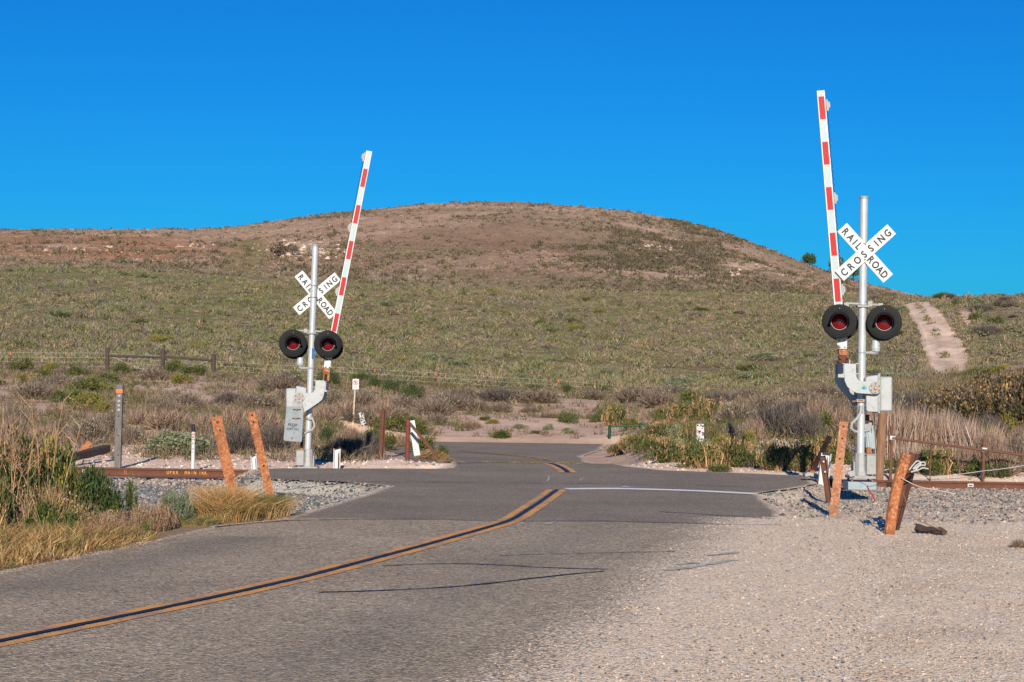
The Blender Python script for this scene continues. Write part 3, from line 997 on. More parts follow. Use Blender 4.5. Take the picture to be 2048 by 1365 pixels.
def signal(px, base, d, label):
    """px maps the readings; returns the thing, its local reader L"""
    b0 = P(*base, d)
    t = thing('railway_crossing_signal', label, 'crossing signal', b0, 'crossing signals with raised gate arms')

    def L(x, y, dy=0.): return P(x, y, d + dy) - b0
    return t, L


def shape(mb, L, pts, y0, y1, mi=0):
    q = [L(x, y, 0) for x, y in pts]
    q = [v + Vector((0, y0, 0)) for v in q]
    mb.prism(q, Vector((0, y1 - y0, 0)), mi)


def rrect(x0, y0, x1, y1, r, n=4):
    out = []
    for cx, cy, a0 in ((x1 - r, y1 - r, 0), (x0 + r, y1 - r, 90), (x0 + r, y0 + r, 180), (x1 - r, y0 + r, 270)):
        for k in range(n + 1):
            a = R(a0 + 90 * k / n); out.append((cx + r * math.cos(a), cy + r * math.sin(a)))
    return out


def zp(sx, sy, ox, oy):
    """readings taken in an enlarged crop -> picture spots"""
    return lambda pts: [(ox + a / sx, oy + b / sy) for a, b in pts]


def hub(parent, c, rad, y):
    """bolted hub plate"""
    mb = MB(); n_ = 28
    pts = [c + Vector((rad * math.cos(2 * math.pi * j / n_), y, rad * math.sin(2 * math.pi * j / n_))) for j in range(n_)]
    mb.prism(pts, Vector((0, .02, 0)))
    h = mb.build('hub_plate', CAST, parent, .004)
    for k in range(6):
        a = 2 * math.pi * k / 6 + .5
        q = c + Vector((rad * .72 * math.cos(a), y - .014, rad * .72 * math.sin(a)))
        mb = MB(); mb.tube([q, q + Vector((0, .016, 0))], .016, 6); mb.build('bolt', RUSTB, h)
    mb = MB(); q = c + Vector((0, y - .02, 0)); mb.tube([q, q + Vector((0, .022, 0))], .034, 12, 0); mb.tube([q + Vector((0, -.012, 0)), q], .02, 6, 1); mb.build('bolt', [RUSTB, ALUM], h)
    return h


def bell(parent, L, x, y0, y1, mx, my, yy):
    """silver warning bell on an elbow bracket"""
    c0 = L(x, y0, yy); c1 = L(x, y1, yy)
    mb = MB(); mb.tube([c0, c0.lerp(c1, .55), c0.lerp(c1, .58), c0.lerp(c1, .72), c0.lerp(c1, .74), c1], [.07, .072, .082, .082, .078, .07], 20)
    be = mb.build('bell', GALV, parent)
    mb = MB(); a = c1 + Vector((0, 0, -.01)); e = L(mx, my, 0)
    mid = Vector((a.x, yy, e.z))
    mb.tube([a, a.lerp(mid, .7), mid.lerp(e, .12), mid.lerp(e, .5), e], [.055, .045, .042, .03, .026], 12); mb.build('bell_bracket', CAST, be)
    return be


def mast(parent, L, bx, by, tx, ty, cap=True):
    p0 = L(bx, by); p1 = L(tx, ty)
    mb = MB(); mb.tube([p0, p0.lerp(p1, .5), p1], .07, 28); ma = mb.build('mast', GALV, parent)
    mb = MB(); t_ = (p1 - p0).normalized(); mb.tube([p1 - t_ * .03, p1 + t_ * .012], .079, 28); mb.build('mast_cap', CAST, ma, .004)
    return ma, p0, p1


def base_casting(parent, L, cx, ytop, ybot, s, boxside):
    """pinnacled cast base with its terminal box"""
    c0 = L(cx, ybot); z0 = c0.z; z1 = L(cx, ytop).z; x = c0.x
    mb = MB()
    mb.box((x, 0, z0 + .022), (.46, .46, .05))
    ring = []
    prof = [(.165, z0 + .045), (.15, z0 + .08), (.115, z0 + .16), (.105, z1 - .02), (.10, z1)]
    n_ = 8
    vs = [Vector((x + r_ * math.cos(2 * math.pi * (j + .5) / n_), r_ * math.sin(2 * math.pi * (j + .5) / n_), z)) for r_, z in prof for j in range(n_)]
    fs = [(i * n_ + j, i * n_ + (j + 1) % n_, (i + 1) * n_ + (j + 1) % n_, (i + 1) * n_ + j) for i in range(len(prof) - 1) for j in range(n_)]
    fs += [tuple(range((len(prof) - 1) * n_, len(prof) * n_))]
    mb.add(vs, fs)
    mb.box((x - boxside * .13, 0, z0 + .17), (.03, .22, .25))
    bs = mb.build('mast_base', CAST, parent, .008)
    mb = MB(); cx_ = x + boxside * .165
    mb.prism(rect_round(cx_ - .085, z0 + .07, cx_ + .085, z1 - .03, .02, -.15), Vector((0, .26, 0)))
    mb.box((cx_, -.01, z1 - .02), (.19, .27, .02))
    tb = mb.build('terminal_box', CAST, bs, .01)
    for sx in (-1, 1):
        for sy in (-1, 1):
            q = Vector((x + sx * .18, sy * .18, z0 - .06)); mb = MB(); mb.tube([q, q + Vector((0, 0, .10)), q + Vector((0, 0, .105)), q + Vector((0, 0, .135))], [.018, .018, .026, .026], 6)
            mb.build('anchor_bolt', RUSTB, bs)
    return bs, cx_, z1


# ============ right-hand signal
DR = 31.4
sig, L = signal(None, (1720.5, 956), DR, 'right crossing signal with its crossbuck in front of its mast, gate arm leaning left')
sig.name = 'railway_crossing_signal'
ma, m0, m1 = mast(sig, L, 1721, 907, 1728, 394)
bs, bx, bz = base_casting(sig, L, 1720.5, 906, 956, 1, 1)
mb = MB(); mb.box(L(1719, 970) + Vector((0, 0, .0)), (.50, .50, .14)); mb.build('foundation', DKGALV, sig, .006)
mb = MB(); shape(mb, L, [(1688, 943), (1703, 938), (1704, 950), (1694, 952)], -.3, -.28); mb.build('bent_plate', CAST, bs, .002)
# crossbuck
blade(sig, L, (1684.3, 454.5), (1776.5, 557), -.095, 'RAILROAD', (.085, .195, .285, .368, .632, .73, .825, .92))
blade(sig, L, (1679, 552), (1783.5, 458), -.118, 'CROSSING', (.085, .215, .34, .465, .595, .70, .795, .915))
mb = MB()
for x, y in ((1731, 488), (1729.5, 519)):
    q = L(x, y, -.121); mb.tube([q, q + Vector((0, -.012, 0))], .014, 6)
mb.build_split('crossbuck_bolt', RUSTB, sig)
mb = MB()
for y in (488, 519):
    q = L(1726.5, y); mb.tube([q + Vector((.078 * math.cos(a), .078 * math.sin(a) if math.sin(a) > 0 else .1 * math.sin(a), 0)) for a in [2 * math.pi * j / 16 for j in range(17)]], .006, 6)
mb.build_split('u_bolt', RUSTB, sig)
# lamps on their cross arm
mb = MB(); a = L(1690, 606.5); b_ = L(1764, 610.5)
mb.tube([a, b_], .024, 12); mb.box(L(1738.5, 608), (.085, .16, .10)); mb.box(L(1725, 613), (.21, .19, .035))
for x in (1692, 1760): mb.box(L(x, 611), (.09, .10, .08))
for x in (1692, 1760): mb.tube([L(x, 610), L(x, 628, 0)], .03, 10)
cr = mb.build('lamp_crossarm', CAST, sig, .006)
FR = Vector((-.20, -1, -.02)); 
lamp(sig, L(1679, 643, -.24), FR); lamp(sig, L(1768.5, 644.5, -.24), FR)
BK = Vector((.06, 1, 0))
lamp(sig, L(1682, 647, .24), BK); lamp(sig, L(1765, 648, .24), BK)
bell(sig, L, 1751.5, 681, 703, 1724, 705.5, -.03)
mb = MB(); q = L(1723.8, 705.5); mb.tube([q + Vector((0, 0, -.012)), q + Vector((0, 0, .012))], .0745, 24); q = L(1725.3, 612); mb.tube([q + Vector((0, 0, -.012)), q + Vector((0, 0, .03))], .0755, 24); mb.build_split('band_clamp', CAST, ma)
# gate mechanism
z4 = zp(4.265, 4.265, 1600, 680)
mb = MB(); shape(mb, L, z4([(535, 330), (548, 312), (655, 296), (655, 615), (560, 610), (543, 600), (540, 470)]), -.24, .24)
box = mb.build('gate_mechanism', ALUM, sig, .012)
mb = MB(); shape(mb, L, [(x, y) for x, y in rrect(*z4([(655, 312)])[0], *z4([(764, 608)])[0], 4)], -.255, .255); mb.build('mechanism_cover', ALUM, box, .03)
mb = MB(); shape(mb, L, z4([(640, 288), (658, 286), (658, 622), (640, 622)]), -.262, .262); mb.build('cover_flange', CAST, box, .003)
mb = MB(); q = L(*z4([(573, 296)])[0]); mb.tube([q + Vector((.02 * math.cos(a), 0, .022 * math.sin(a) + .005)) for a in [2 * math.pi * j / 14 for j in range(15)]], .006, 6); mb.build('lifting_eye', RUSTB, box)
arc = [(448, 290), (451, 312), (460, 333), (475, 346), (495, 352)]
outer = z4([(346, 200), (447, 204)] + arc + [(560, 350), (608, 352), (640, 365), (660, 395), (660, 420), (645, 448), (608, 464), (560, 458), (500, 455), (450, 450), (405, 428), (372, 395), (352, 350), (346, 290)])
mb = MB(); shape(mb, L, outer, -.335, -.31); arm_f = mb.build('gate_bracket', ALUM, sig, .004)
back = z4([(330, 200), (440, 204), (448, 290), (470, 340), (495, 352), (608, 352), (660, 400), (608, 464), (560, 560), (480, 560), (440, 500), (372, 430), (330, 360)])
mb = MB(); shape(mb, L, back, .31, .335); mb.build('gate_bracket', ALUM, sig, .004)
mb = MB(); q = L(*z4([(608, 408)])[0]); mb.tube([q + Vector((0, -.34, 0)), q + Vector((0, .34, 0))], .05, 16); mb.build('shaft', CAST, sig)
hub(sig, L(*z4([(608, 408)])[0]), .108, -.356)
# clamp ends between the two brackets
mb = MB()
for y_ in (202, 288):
    shape(mb, L, z4([(330, y_ - 3), (352, y_ - 3), (352, y_ + 3), (330, y_ + 3)]), -.345, .345)
    shape(mb, L, z4([(440, y_ - 4), (470, y_ - 4), (470, y_ + 3), (440, y_ + 3)]), -.345, -.20)
shape(mb, L, z4([(342, 205), (352, 205), (352, 288), (342, 288)]), -.31, .31)
mb.build('clamp_channel', ALUM, sig, .002)
# sticker on the bracket
mb = MB(); c = L(*z4([(513, 405)])[0], 0) + Vector((0, -.338, 0))
def disc(mb, c, rx, rz, mi, n_=14): mb.prism([c + Vector((rx * math.cos(2 * math.pi * j / n_), 0, rz * math.sin(2 * math.pi * j / n_))) for j in range(n_)], Vector((0, .002, 0)), mi)
disc(mb, c + Vector((-.02, 0, -.01)), .028, .022, 0); disc(mb, c + Vector((.02, 0, -.008)), .032, .025, 0); disc(mb, c + Vector((0, -.001, .02)), .03, .016, 1)
disc(mb, c + Vector((-.012, -.002, .034)), .008, .008, 2); disc(mb, c + Vector((.016, -.002, .034)), .008, .008, 2)
mb.build('sticker', [CYAN, LGREEN, REDP], arm_f, smooth=False)
# rusty adapter and foot of the arm
mb = MB(); shape(mb, L, z4([(328, 75), (393, 75), (400, 132), (330, 132)]), -.05, .02, 0); shape(mb, L, z4([(332, 132), (398, 132), (415, 198), (322, 198)]), -.03, .05, 1)
for q in ((345, 155), (405, 155), (340, 185), (395, 185)):
    c = L(*z4([q])[0], -.05); mb.tube([c, c + Vector((0, -.03, 0))], .022, 8, 1)
shape(mb, L, z4([(412, 165), (424, 170), (424, 204), (412, 204)]), -.06, .0, 2)
mb.build('arm_adapter', [RUST_O, RUST_D, ALUM], sig, .004)
mb = MB(); shape(mb, L, z4([(325, -75), (397, -75), (394, 76), (328, 76)]), -.075, -.05, 0)
ap = mb.build('arm_foot', WPAINT, sig, .003)
mb = MB()
for q in ((337, 8), (380, 6), (340, 62), (382, 60)):
    c = L(*z4([q])[0], -.075); mb.tube([c, c + Vector((0, -.012, 0))], .014, 6)
mb.build_split('bolt', RUSTB, ap)
tot = 690 - 181.
ed = [193, 238.6, 284, 329.3, 374.6, 420, 466, 511.6, 557.6, 603.5, 649]
gate_arm(sig, L, (1683.5, 690), (1641.3, 181), .150, -.055, [(e - 181) / tot for e in [182.0] + ed], False, [(211 - 181) / tot, (397 - 181) / tot, (580 - 181) / tot], 1)
# conduit, clamp, lower counterweight
mb = MB(); mb.tube([L(x, y, dy) for x, y, dy in ((1722, 812, -.12), (1721, 826, -.14), (1714, 837, -.14), (1704, 846, -.12), (1702, 856, -.1), (1708, 862, -.06), (1716, 864, 0.))], .026, 12); mb.build('conduit', HOSE, sig)
mb = MB(); mb.tube([L(1733, 866, .12), L(1736, 882, .02), L(1737.5, 897, -.02)], .026, 12, 0); q = L(1737, 900, -.02); mb.tube([q + Vector((0, 0, -.06)), q + Vector((0, 0, .05))], .038, 14, 1); mb.build('conduit', [HOSE, RUST_O], sig)
mb = MB(); c = L(1720, 801, -.02); mb.box(c, (.15, .17, .055), 0); mb.tube([L(1704, 803, -.05), L(1714, 802, -.05)], .016, 8, 1); mb.tube([L(1716, 800, -.1), L(1726, 801, -.1)], .016, 8, 1)
mb.box(L(1722, 818, -.06), (.07, .10, .12), 0)
mb.build('mast_clamp', [CAST, RUSTB], sig, .006)
mb = MB(); shape(mb, L, z4([(545, 690), (655, 690), (674, 930), (662, 936), (548, 920)]), .33, .36, 0)
cw = mb.build('counterweight', DKGALV, sig, .004)
mb = MB(); pts = z4([(545, 700), (640, 700)]); arcp = z4([(592 + 48 * math.cos(R(a)), 742 + 44 * math.sin(R(a))) for a in range(0, 181, 15)])
shape(mb, L, [pts[0], pts[1]] + arcp, .27, .30, 0); shape(mb, L, z4([(562, 640), (612, 640), (612, 706), (562, 706)]), .20, .26, 1)
shape(mb, L, z4([(575, 725), (600, 725), (600, 768), (575, 768)]), .262, .27, 0)
mb.build('counterweight_clamp', [CAST, RUST_D], cw, .005)
mb = MB(); mb.tube([L(1749, 826, .1), L(1748.5, 856, .1)], .006, 6); mb.build('hanging_wire', BLACK, box)

# ============ left-hand signal
DL = 39.3
sig, L = signal(None, (614.5, 934), DL, 'left crossing signal with a stencilled plate, its mast running in front of its crossbuck')
z1 = zp(5.25, 5.25, 520, 480); z2 = zp(5.25, 5.25, 520, 700)
ma, m0, m1 = mast(sig, L, 615.5, 898, 630.7, 490)
bs, bx, bz = base_casting(sig, L, 616, 898, 937, 1, -1)
mb = MB(); mb.box(L(614, 947), (.52, .5, .16)); mb.build('foundation', CONC, sig, .01)
blade(sig, L, (597, 547), (666.5, 632), .098, 'RAILROAD', (.085, .195, .285, .368, .632, .73, .825, .92))
blade(sig, L, (592.2, 622.5), (675.8, 552.5), .120, 'CROSSING', (.085, .215, .34, .465, .595, .70, .795, .915))
mb = MB()
for y in (571.5, 594.5):
    q = L(628 - (y - 583) * .035, y); mb.tube([q + Vector((.078 * math.cos(a), .078 * math.sin(a) if math.sin(a) < 0 else .1 * math.sin(a), 0)) for a in [2 * math.pi * j / 16 for j in range(17)]], .008, 6)
mb.build_split('u_bolt', RUSTB, sig)
mb = MB(); mb.tube([L(590, 661), L(652, 663.5)], .024, 12); mb.box(L(612, 661.5, 0), (.085, .16, .09)); mb.box(L(624, 666.5), (.21, .19, .03))
for x in (593, 650): mb.box(L(x, 664.5), (.09, .10, .08)); mb.tube([L(x, 664), L(x, 680)], .03, 10)
mb.build('lamp_crossarm', CAST, sig, .006)
FL = Vector((.20, -1, -.02))
lamp(sig, L(585.9, 686.3, -.24), FL); lamp(sig, L(655.4, 688.2, -.24), FL)
lamp(sig, L(589, 691, .24), Vector((-.06, 1, 0))); lamp(sig, L(659.5, 693, .24), Vector((-.06, 1, 0)))
bell(sig, L, 600.5, 715, 730, 621, 736.5, -.03)
mb = MB(); 
for x, y in ((622, 736.5), (624.5, 668)):
    q = L(x, y); mb.tube([q + Vector((0, 0, -.015)), q + Vector((0, 0, .015))], .0755, 24)
mb.build_split('band_clamp', CAST, ma)
mb = MB(); q = L(627, 707) + Vector((0, -.073, 0)); mb.box(q, (.062, .004, .23)); bs_ = mb.build('sticker', BLUEST, ma)
# mechanism
mb = MB(); shape(mb, L, rrect(*z2([(285, 400)])[0], *z2([(395, 680)])[0], 3), -.25, .25); cov = mb.build('mechanism_cover', ALUM, sig, .03)
mb = MB(); shape(mb, L, z2([(393, 376), (500, 396), (500, 600), (393, 600)]), -.24, .24); box = mb.build('gate_mechanism', ALUM, sig, .012)
mb = MB(); q = L(*z2([(473, 382)])[0]); mb.tube([q + Vector((.02 * math.cos(a), 0, .022 * math.sin(a) + .005)) for a in [2 * math.pi * j / 14 for j in range(15)]], .006, 6); mb.build('lifting_eye', RUSTB, box)
front = z2([(600, 316), (706, 326), (694, 410), (688, 470), (668, 520), (630, 552), (480, 652), (468, 580), (430, 572), (390, 560), (368, 520), (372, 470), (396, 442), (430, 434), (500, 446), (545, 452), (575, 440), (592, 410), (597, 370)])
mb = MB(); shape(mb, L, front, -.335, -.31); mb.build('gate_bracket', ALUM, sig, .004)
bk = [(x + 5.0, y + 1.5) for x, y in front]
mb = MB(); shape(mb, L, front, .31, .335); mb.build('gate_bracket', ALUM, sig, .004)
mb = MB(); q = L(*z2([(430, 500)])[0]); mb.tube([q + Vector((0, -.34, 0)), q + Vector((0, .34, 0))], .05, 16); mb.build('shaft', CAST, sig)
hub(sig, L(*z2([(430, 500)])[0]), .118, -.356)
mb = MB()
for y_ in (318, 405):
    shape(mb, L, z2([(690, y_ + 8), (712, y_ + 10), (712, y_ + 16), (690, y_ + 14)]), -.345, .345)
    shape(mb, L, z2([(584, y_ - 8), (606, y_ - 6), (606, y_ + 1), (584, y_ - 1)] if y_ < 400 else [(570, 384), (600, 386), (600, 393), (570, 391)]), -.345, -.2)
shape(mb, L, z2([(700, 330), (712, 331), (704, 415), (692, 414)]), -.31, .31)
mb.build('clamp_channel', ALUM, sig, .002)
mb = MB(); shape(mb, L, z2([(672, 195), (738, 190), (738, 235), (668, 240)]), -.05, .02, 0); shape(mb, L, z2([(668, 236), (735, 236), (728, 324), (660, 320)]), -.03, .05, 1)
shape(mb, L, z2([(685, 250), (710, 250), (705, 318), (670, 318)]), -.05, -.03, 2)
mb.build('arm_adapter', [RUST_O, RUST_O, BOLTD], sig, .004)
mb = MB(); shape(mb, L, z2([(698, 60), (755, 60), (741, 195), (680, 190)]), -.075, -.05, 0); ap = mb.build('arm_foot', WPAINT, sig, .003)
mb = MB()
for q in ((704, 100), (742, 106), (692, 180), (730, 184)):
    c = L(*z2([q])[0], -.075); mb.tube([c, c + Vector((0, -.012, 0))], .016, 6)
mb.build_split('bolt', BOLTD, ap)
ed = [338, 374, 410.5, 447, 482.3, 518.5, 555, 591, 627.3, 663, 699]
a0, a1 = 302., 735.
gate_arm(sig, L, (653.5, 735), (738.5, 302), .142, -.055, [(e - a0) / (a1 - a0) for e in [303] + ed], False, [(315 - a0) / (a1 - a0), (456 - a0) / (a1 - a0), (584 - a0) / (a1 - a0)], -1)
# stencilled counterweight plate
mb = MB(); shape(mb, L, z2([(300, 600), (312, 588), (470, 596), (482, 608), (462, 950), (450, 962), (282, 946), (270, 932)]), -.40, -.375, 0)
pl = mb.build('counterweight_plate', mat('dull_zinc_plate', (.215, .24, .26), .5, .2, .14, 5, (.14, .15, .16), .35, .1), sig, .004)
mb = MB()
for x0, x1, y in ((370, 452, 622), (362, 446, 714)):
    a = L(*z2([(x0, y)])[0]); b_ = L(*z2([(x1, y + 2)])[0]); y_ = Vector((0, -.403, 0))
    mb.prism([a + y_ + Vector((0, 0, -.012)), b_ + y_ + Vector((0, 0, -.012)), b_ + y_ + Vector((0, 0, .012)), a + y_ + Vector((0, 0, .012))], Vector((0, .002, 0)), 0)
    c = L(*z2([((x0 * 1.3 + x1) / 2.3, y)])[0]) + y_; mb.tube([c + Vector((0, -.03, 0)), c], .022, 8, 1)
c = L(*z2([(360, 916)])[0]) + Vector((0, -.403, 0)); mb.tube([c + Vector((0, -.025, 0)), c], .022, 8, 1)
mb.build_split('plate_bolt', [BOLTD, RUSTB], pl)
mb = MB(); ax_ = Vector((math.cos(.06), 0, -math.sin(.06))); up_ = Vector((math.sin(.06), 0, math.cos(.06)))
for txt, x, y, h, adv in (('BREAK', 368, 777, .055, .042), ('THE', 370, 803, .034, .034), ('BARRIERS', 370, 824, .042, .033)):
    put_text(mb, txt, L(*z2([(x, y)])[0]) + Vector((0, -.404, 0)), ax_, up_, h, adv, .78)
mb.build('lettering', BLACK, pl)
mb = MB(); shape(mb, L, z2([(362, 552), (468, 560), (468, 605), (362, 598)]), -.37, -.345, 0); mb.build('counterweight_clamp', CAST, pl, .004)
mb = MB(); mb.tube([L(x, y, dy) for x, y, dy in ((604, 874, .06), (603, 890, .02), (603, 897, 0))], .03, 12, 0); q = L(603, 896); mb.tube([q + Vector((0, 0, -.04)), q + Vector((0, 0, .05))], .04, 14, 1); mb.build('conduit', [BLACKP, RUSTB], sig)
mb = MB(); mb.tube([L(x, y, dy) for x, y, dy in ((625, 838, -.1), (628, 846, -.12), (629, 853, -.12), (624, 860, -.1), (613, 864, -.09), (606, 868, -.05), (604, 876, 0.))], .022, 12); mb.build('conduit', HOSE, sig)
mb = MB(); mb.box(L(622, 837, -.03), (.13, .18, .055), 0); mb.tube([L(611, 837, -.1), L(618, 837, -.1)], .016, 8, 1); mb.build('mast_clamp', [CAST, RUSTB], sig, .006)
# ------------------------------------------------------------------ posts and small things by the track
def rail_post_profile(k=1.0):
    h = [(.066, 0), (.066, .010), (.018, .026), (.011, .045), (.011, .105), (.017, .116), (.034, .120), (.034, .146), (.026, .153)]
    return [(a * k, (b - .076) * k) for a, b in h] + [(-a * k, (b - .076) * k) for a, b in reversed(h)]


def channel_profile(w_, d_, t_=.012):
    return [(-w_ / 2, 0), (w_ / 2, 0), (w_ / 2, d_), (w_ / 2 - t_, d_), (w_ / 2 - t_, t_), (-w_ / 2 + t_, t_), (-w_ / 2 + t_, d_), (-w_ / 2, d_)]


def ibeam_profile(w_, d_, t_=.014):
    return [(-w_ / 2, 0), (w_ / 2, 0), (w_ / 2, t_), (t_ / 2, t_), (t_ / 2, d_ - t_), (w_ / 2, d_ - t_), (w_ / 2, d_), (-w_ / 2, d_), (-w_ / 2, d_ - t_), (-t_ / 2, d_ - t_), (-t_ / 2, t_), (-w_ / 2, t_)]


def round_profile(r_, n_=14): return [(r_ * math.cos(2 * math.pi * j / n_), r_ * math.sin(2 * math.pi * j / n_)) for j in range(n_)]
def sq_profile(w_, d_): return [(-w_ / 2, 0), (w_ / 2, 0), (w_ / 2, d_), (-w_ / 2, d_)]


def post_frame(p0, p1, ang):
    t = (p1 - p0).normalized()
    s = Vector((0, 1, 0)).cross(t).normalized() * 1.0
    if s.x < 0: s = -s
    f = t.cross(s).normalized()
    if f.y < 0: f = -f
    a = R(ang)
    return t, s * math.cos(a) + f * math.sin(a), -s * math.sin(a) + f * math.cos(a)


def post(name, base, top, d, prof, ang, material, label, cat, group=None, dtop=None, holes=(), bury=.25, bevel=.003, parent=None, holemat=None, bend=None):
    b0 = P(*base, d); p1 = P(*top, dtop or d)
    t, s, f = post_frame(b0, p1, ang)
    mb = MB()
    a = -t * bury
    n_ = len(prof)
    L_ = (p1 - b0).length
    ks = [-bury] + [L_ * i / 6 for i in range(7)]
    rr = random.Random(name + str(base))
    vs = []
    for kk in ks:
        wv = bend(kk / L_) if bend else 0
        vs += [t * kk + s * (q + wv) + f * z for q, z in prof]
    fs = [(i * n_ + j, i * n_ + (j + 1) % n_, (i + 1) * n_ + (j + 1) % n_, (i + 1) * n_ + j) for i in range(len(ks) - 1) for j in range(n_)]
    fs += [tuple(range(n_ - 1, -1, -1)), tuple(range((len(ks) - 1) * n_, len(ks) * n_))]
    mb.add(vs, fs)
    o = mb.build(name, material, parent, bevel, loc=b0 if parent is None else None)
    if parent is None: tag(o, label, cat, group)
    lo = min(z for q, z in prof)
    mb = MB(); k = 0
    for h, sx in holes:
        c = t * h * L_ + s * sx + f * (lo - .004)
        mb.tube([c, c + f * .006], .016, 10); k += 1
    if k: mb.build_split('bolt_hole', holemat or BOLTD, o)
    return o, t, s, f, L_


RP = rail_post_profile(1.25)
GP = 'old rail posts by the crossing'
post('rail_post', (467, 996), (430.5, 834), 27.3, RP, 18, RUST_O, 'wide orange rusty rail post leaning left, growing out of dry tan grass', 'post', GP, holes=((.93, 0), (.83, .01)))
post('rail_post', (539, 993), (501, 824), 27.9, rail_post_profile(1.0), 20, RUST_O, 'narrower rusty rail post leaning left, its foot in green grass tuft', 'post', GP, holes=((.96, 0), (.88, .0), (.36, .0)))
post('rail_post', (761, 924), (767, 818), 43.2, rail_post_profile(1.05), 180, RUST_D, 'dark brown rusty rail post standing upright on the pink gravel mound', 'post', GP)
post('rail_post', (1669, 1012), (1688.5, 843), 27.4, rail_post_profile(1.0), -12, RUST_P, 'pale flaking rusty post leaning right in front of the right crossing signal', 'post', GP, holes=((.94, 0), (.56, 0), (.80, .0)))
o_, t_, s_, f_, L_ = post('rail_post', (1779, 1062), (1813, 908), 23.0, [(x * .66, z * .8) for x, z in ((-.10, .02), (-.10, -.045), (-.085, -.07), (-.06, -.075), (-.045, -.05), (-.03, -.062), (.06, -.08), (.09, -.065), (.10, -.03), (.10, .02))], 6, RUST_O, 'largest rusty rail post, bent in the middle, at the edge of the gravel lot', 'post', GP, bend=lambda k: .035 * math.sin(max(0, min(1, k)) * math.pi) * -1)
post('rail_post', (1790, 1046), (1828, 906), 23.8, rail_post_profile(.85), 60, RUST_D, 'thin rusty rail post hidden behind the largest bent rail post', 'post', GP)  # dark rust colour stands in for shade behind the larger post
post('rail_post', (1624, 946), (1660, 872), 37.4, sq_profile(.10, .06), 0, RUST_O, 'slanting rusty flat bar leaning right behind the white right guard post', 'bar', GP)
post('steel_channel', (1656, 990), (1644.5, 912), 30.3, channel_profile(.10, -.05), 0, RUST_D, 'short dark rusty channel iron in front of the white right guard post', 'post', holes=((.86, .0), (.60, .0)), holemat=WPAINT)

# white steel guard posts
def guard(base, top, d, label, ang, w_=.20):
    o, t, s, f, L_ = post('guard_post', base, top, d, channel_profile(w_, -.11, .016), ang - 100, WPAINT, label, 'guard post', 'white steel guard posts', bury=.5, bevel=.002)
    mb = MB(); mb.prism([s * x - f * .004 + t * z for x, z in ((.02, 0), (w_ / 2 - .02, 0), (w_ / 2 - .02, L_ * .55), (.045, L_ * .9), (.02, L_ * .7))], f * .003)
    mb.build('rust_streak', RUST_D, o)
    return o


guard((673.5, 940), (674.5, 897), 38.6, 'white steel guard post with rust streaks beside the left crossing signal', 104, .15)
guard((510, 940), (508, 911), 39.0, 'white steel guard post half hidden behind the narrower rusty rail post', 102, .13)
guard((1645, 966), (1651, 906), 33.4, 'white steel guard post left of the right crossing signal, dark channel before it', 100, .19)

# white board by the leaning brown bar
t = post('steel_post', (815, 892), (816, 839), 46.0, round_profile(.055), 0, mat('red_brown_post', (.17, .05, .035), .8, 0, .2, 8), 'reddish brown round post beside the slumped white board', 'post', bury=.4)
post('white_board', (832, 896), (823, 841), 46.3, sq_profile(.165, .02), 0, WPAINT, 'slumped white board leaning behind a rusty bar left of the road', 'board', bury=.2)
post('rusty_bar', (867, 904), (819, 846), 45.6, sq_profile(.075, .03), 0, RUST_D, 'dark rusty flat bar sloping down to the right across the white board', 'bar', bury=.2)

# tall grey post with orange band
o_, t_, s_, f_, L_ = post('wooden_post', (234, 945), (239, 769), 39.0, sq_profile(.14, .11), 0, WOODG, 'tall weathered grey wooden post with an orange band behind the lettered rail', 'post', holes=((.42, .0), (.20, .01), (.64, .0)), bury=.2)
mb = MB(); c = t_ * (L_ * .945); mb.prism([c + s_ * x + f_ * y for x, y in ((-.074, -.004), (.074, -.004), (.074, .114), (-.074, .114))], t_ * -.075); mb.build('orange_band', ORANGE, o_, .001)
mb = MB()
for k0 in (.86, .80, .75, .70): 
    c = t_ * (L_ * k0) - f_ * .004; mb.prism([c + s_ * x for x in (-.028, .028)] + [c + s_ * .028 + t_ * .05, c - s_ * .028 + t_ * .05], f_ * .003)
mb.build_split('marker_plate', CAST, o_)
post('wooden_post', (1758, 952), (1766, 824), 36.6, round_profile(.09), 0, WOODB, 'brown round wooden post with wire wraps behind the right crossing signal', 'post', bury=.2)
post('wooden_post', (2009, 866), (2009, 828), 52., sq_profile(.09, .08), 0, WOODG, 'small grey wooden post deep in the bushes near the right edge', 'post', bury=.4)

# pipeline marker
o_ = P(385.3, 945, 38.4); tt = thing('pipeline_marker', 'white tubular pipeline marker with black domed cap and orange band', 'marker post', o_)
p1 = P(387.3, 848, 38.4) - o_; ax_ = p1.normalized(); ln = p1.length
mb = MB(); mb.tube([ax_ * -.2, ax_ * (ln * .84)], .040, 18); mb.build('tube', WPAINT, tt)
mb = MB(); mb.tube([ax_ * (ln * .84), ax_ * (ln * .955), ax_ * (ln * .985), ax_ * ln], [.042, .042, .033, .012], 18); mb.build('cap', BLACK, tt)
for a, b_, m_ in ((.765, .79, ORANGE), (.665, .69, ORANGE)):
    mb = MB(); mb.tube([ax_ * (ln * a), ax_ * (ln * b_)], .0415, 18, 0, False); mb.build('orange_band', m_, tt)
mb = MB()
for k0, tx in ((.815, 'WARNING'), (.800, 'PIPELINE')): put_text(mb, tx, ax_ * (ln * k0) + Vector((0, -.0425, 0)), Vector((1, 0, 0)), ax_, .010, .0075, .8)
mb.build('lettering', REDP, tt)
mb = MB()
q = ax_ * (ln * .73) + Vector((0, -.0425, 0)); disc(mb, q, .018, .018, 0)
for k0 in (.62, .60, .58, .50, .48, .42): 
    q = ax_ * (ln * k0) + Vector((0, -.0425, 0)); mb.box(q, (.03, .002, .006))
mb.build('marker_print', BLACK, tt)

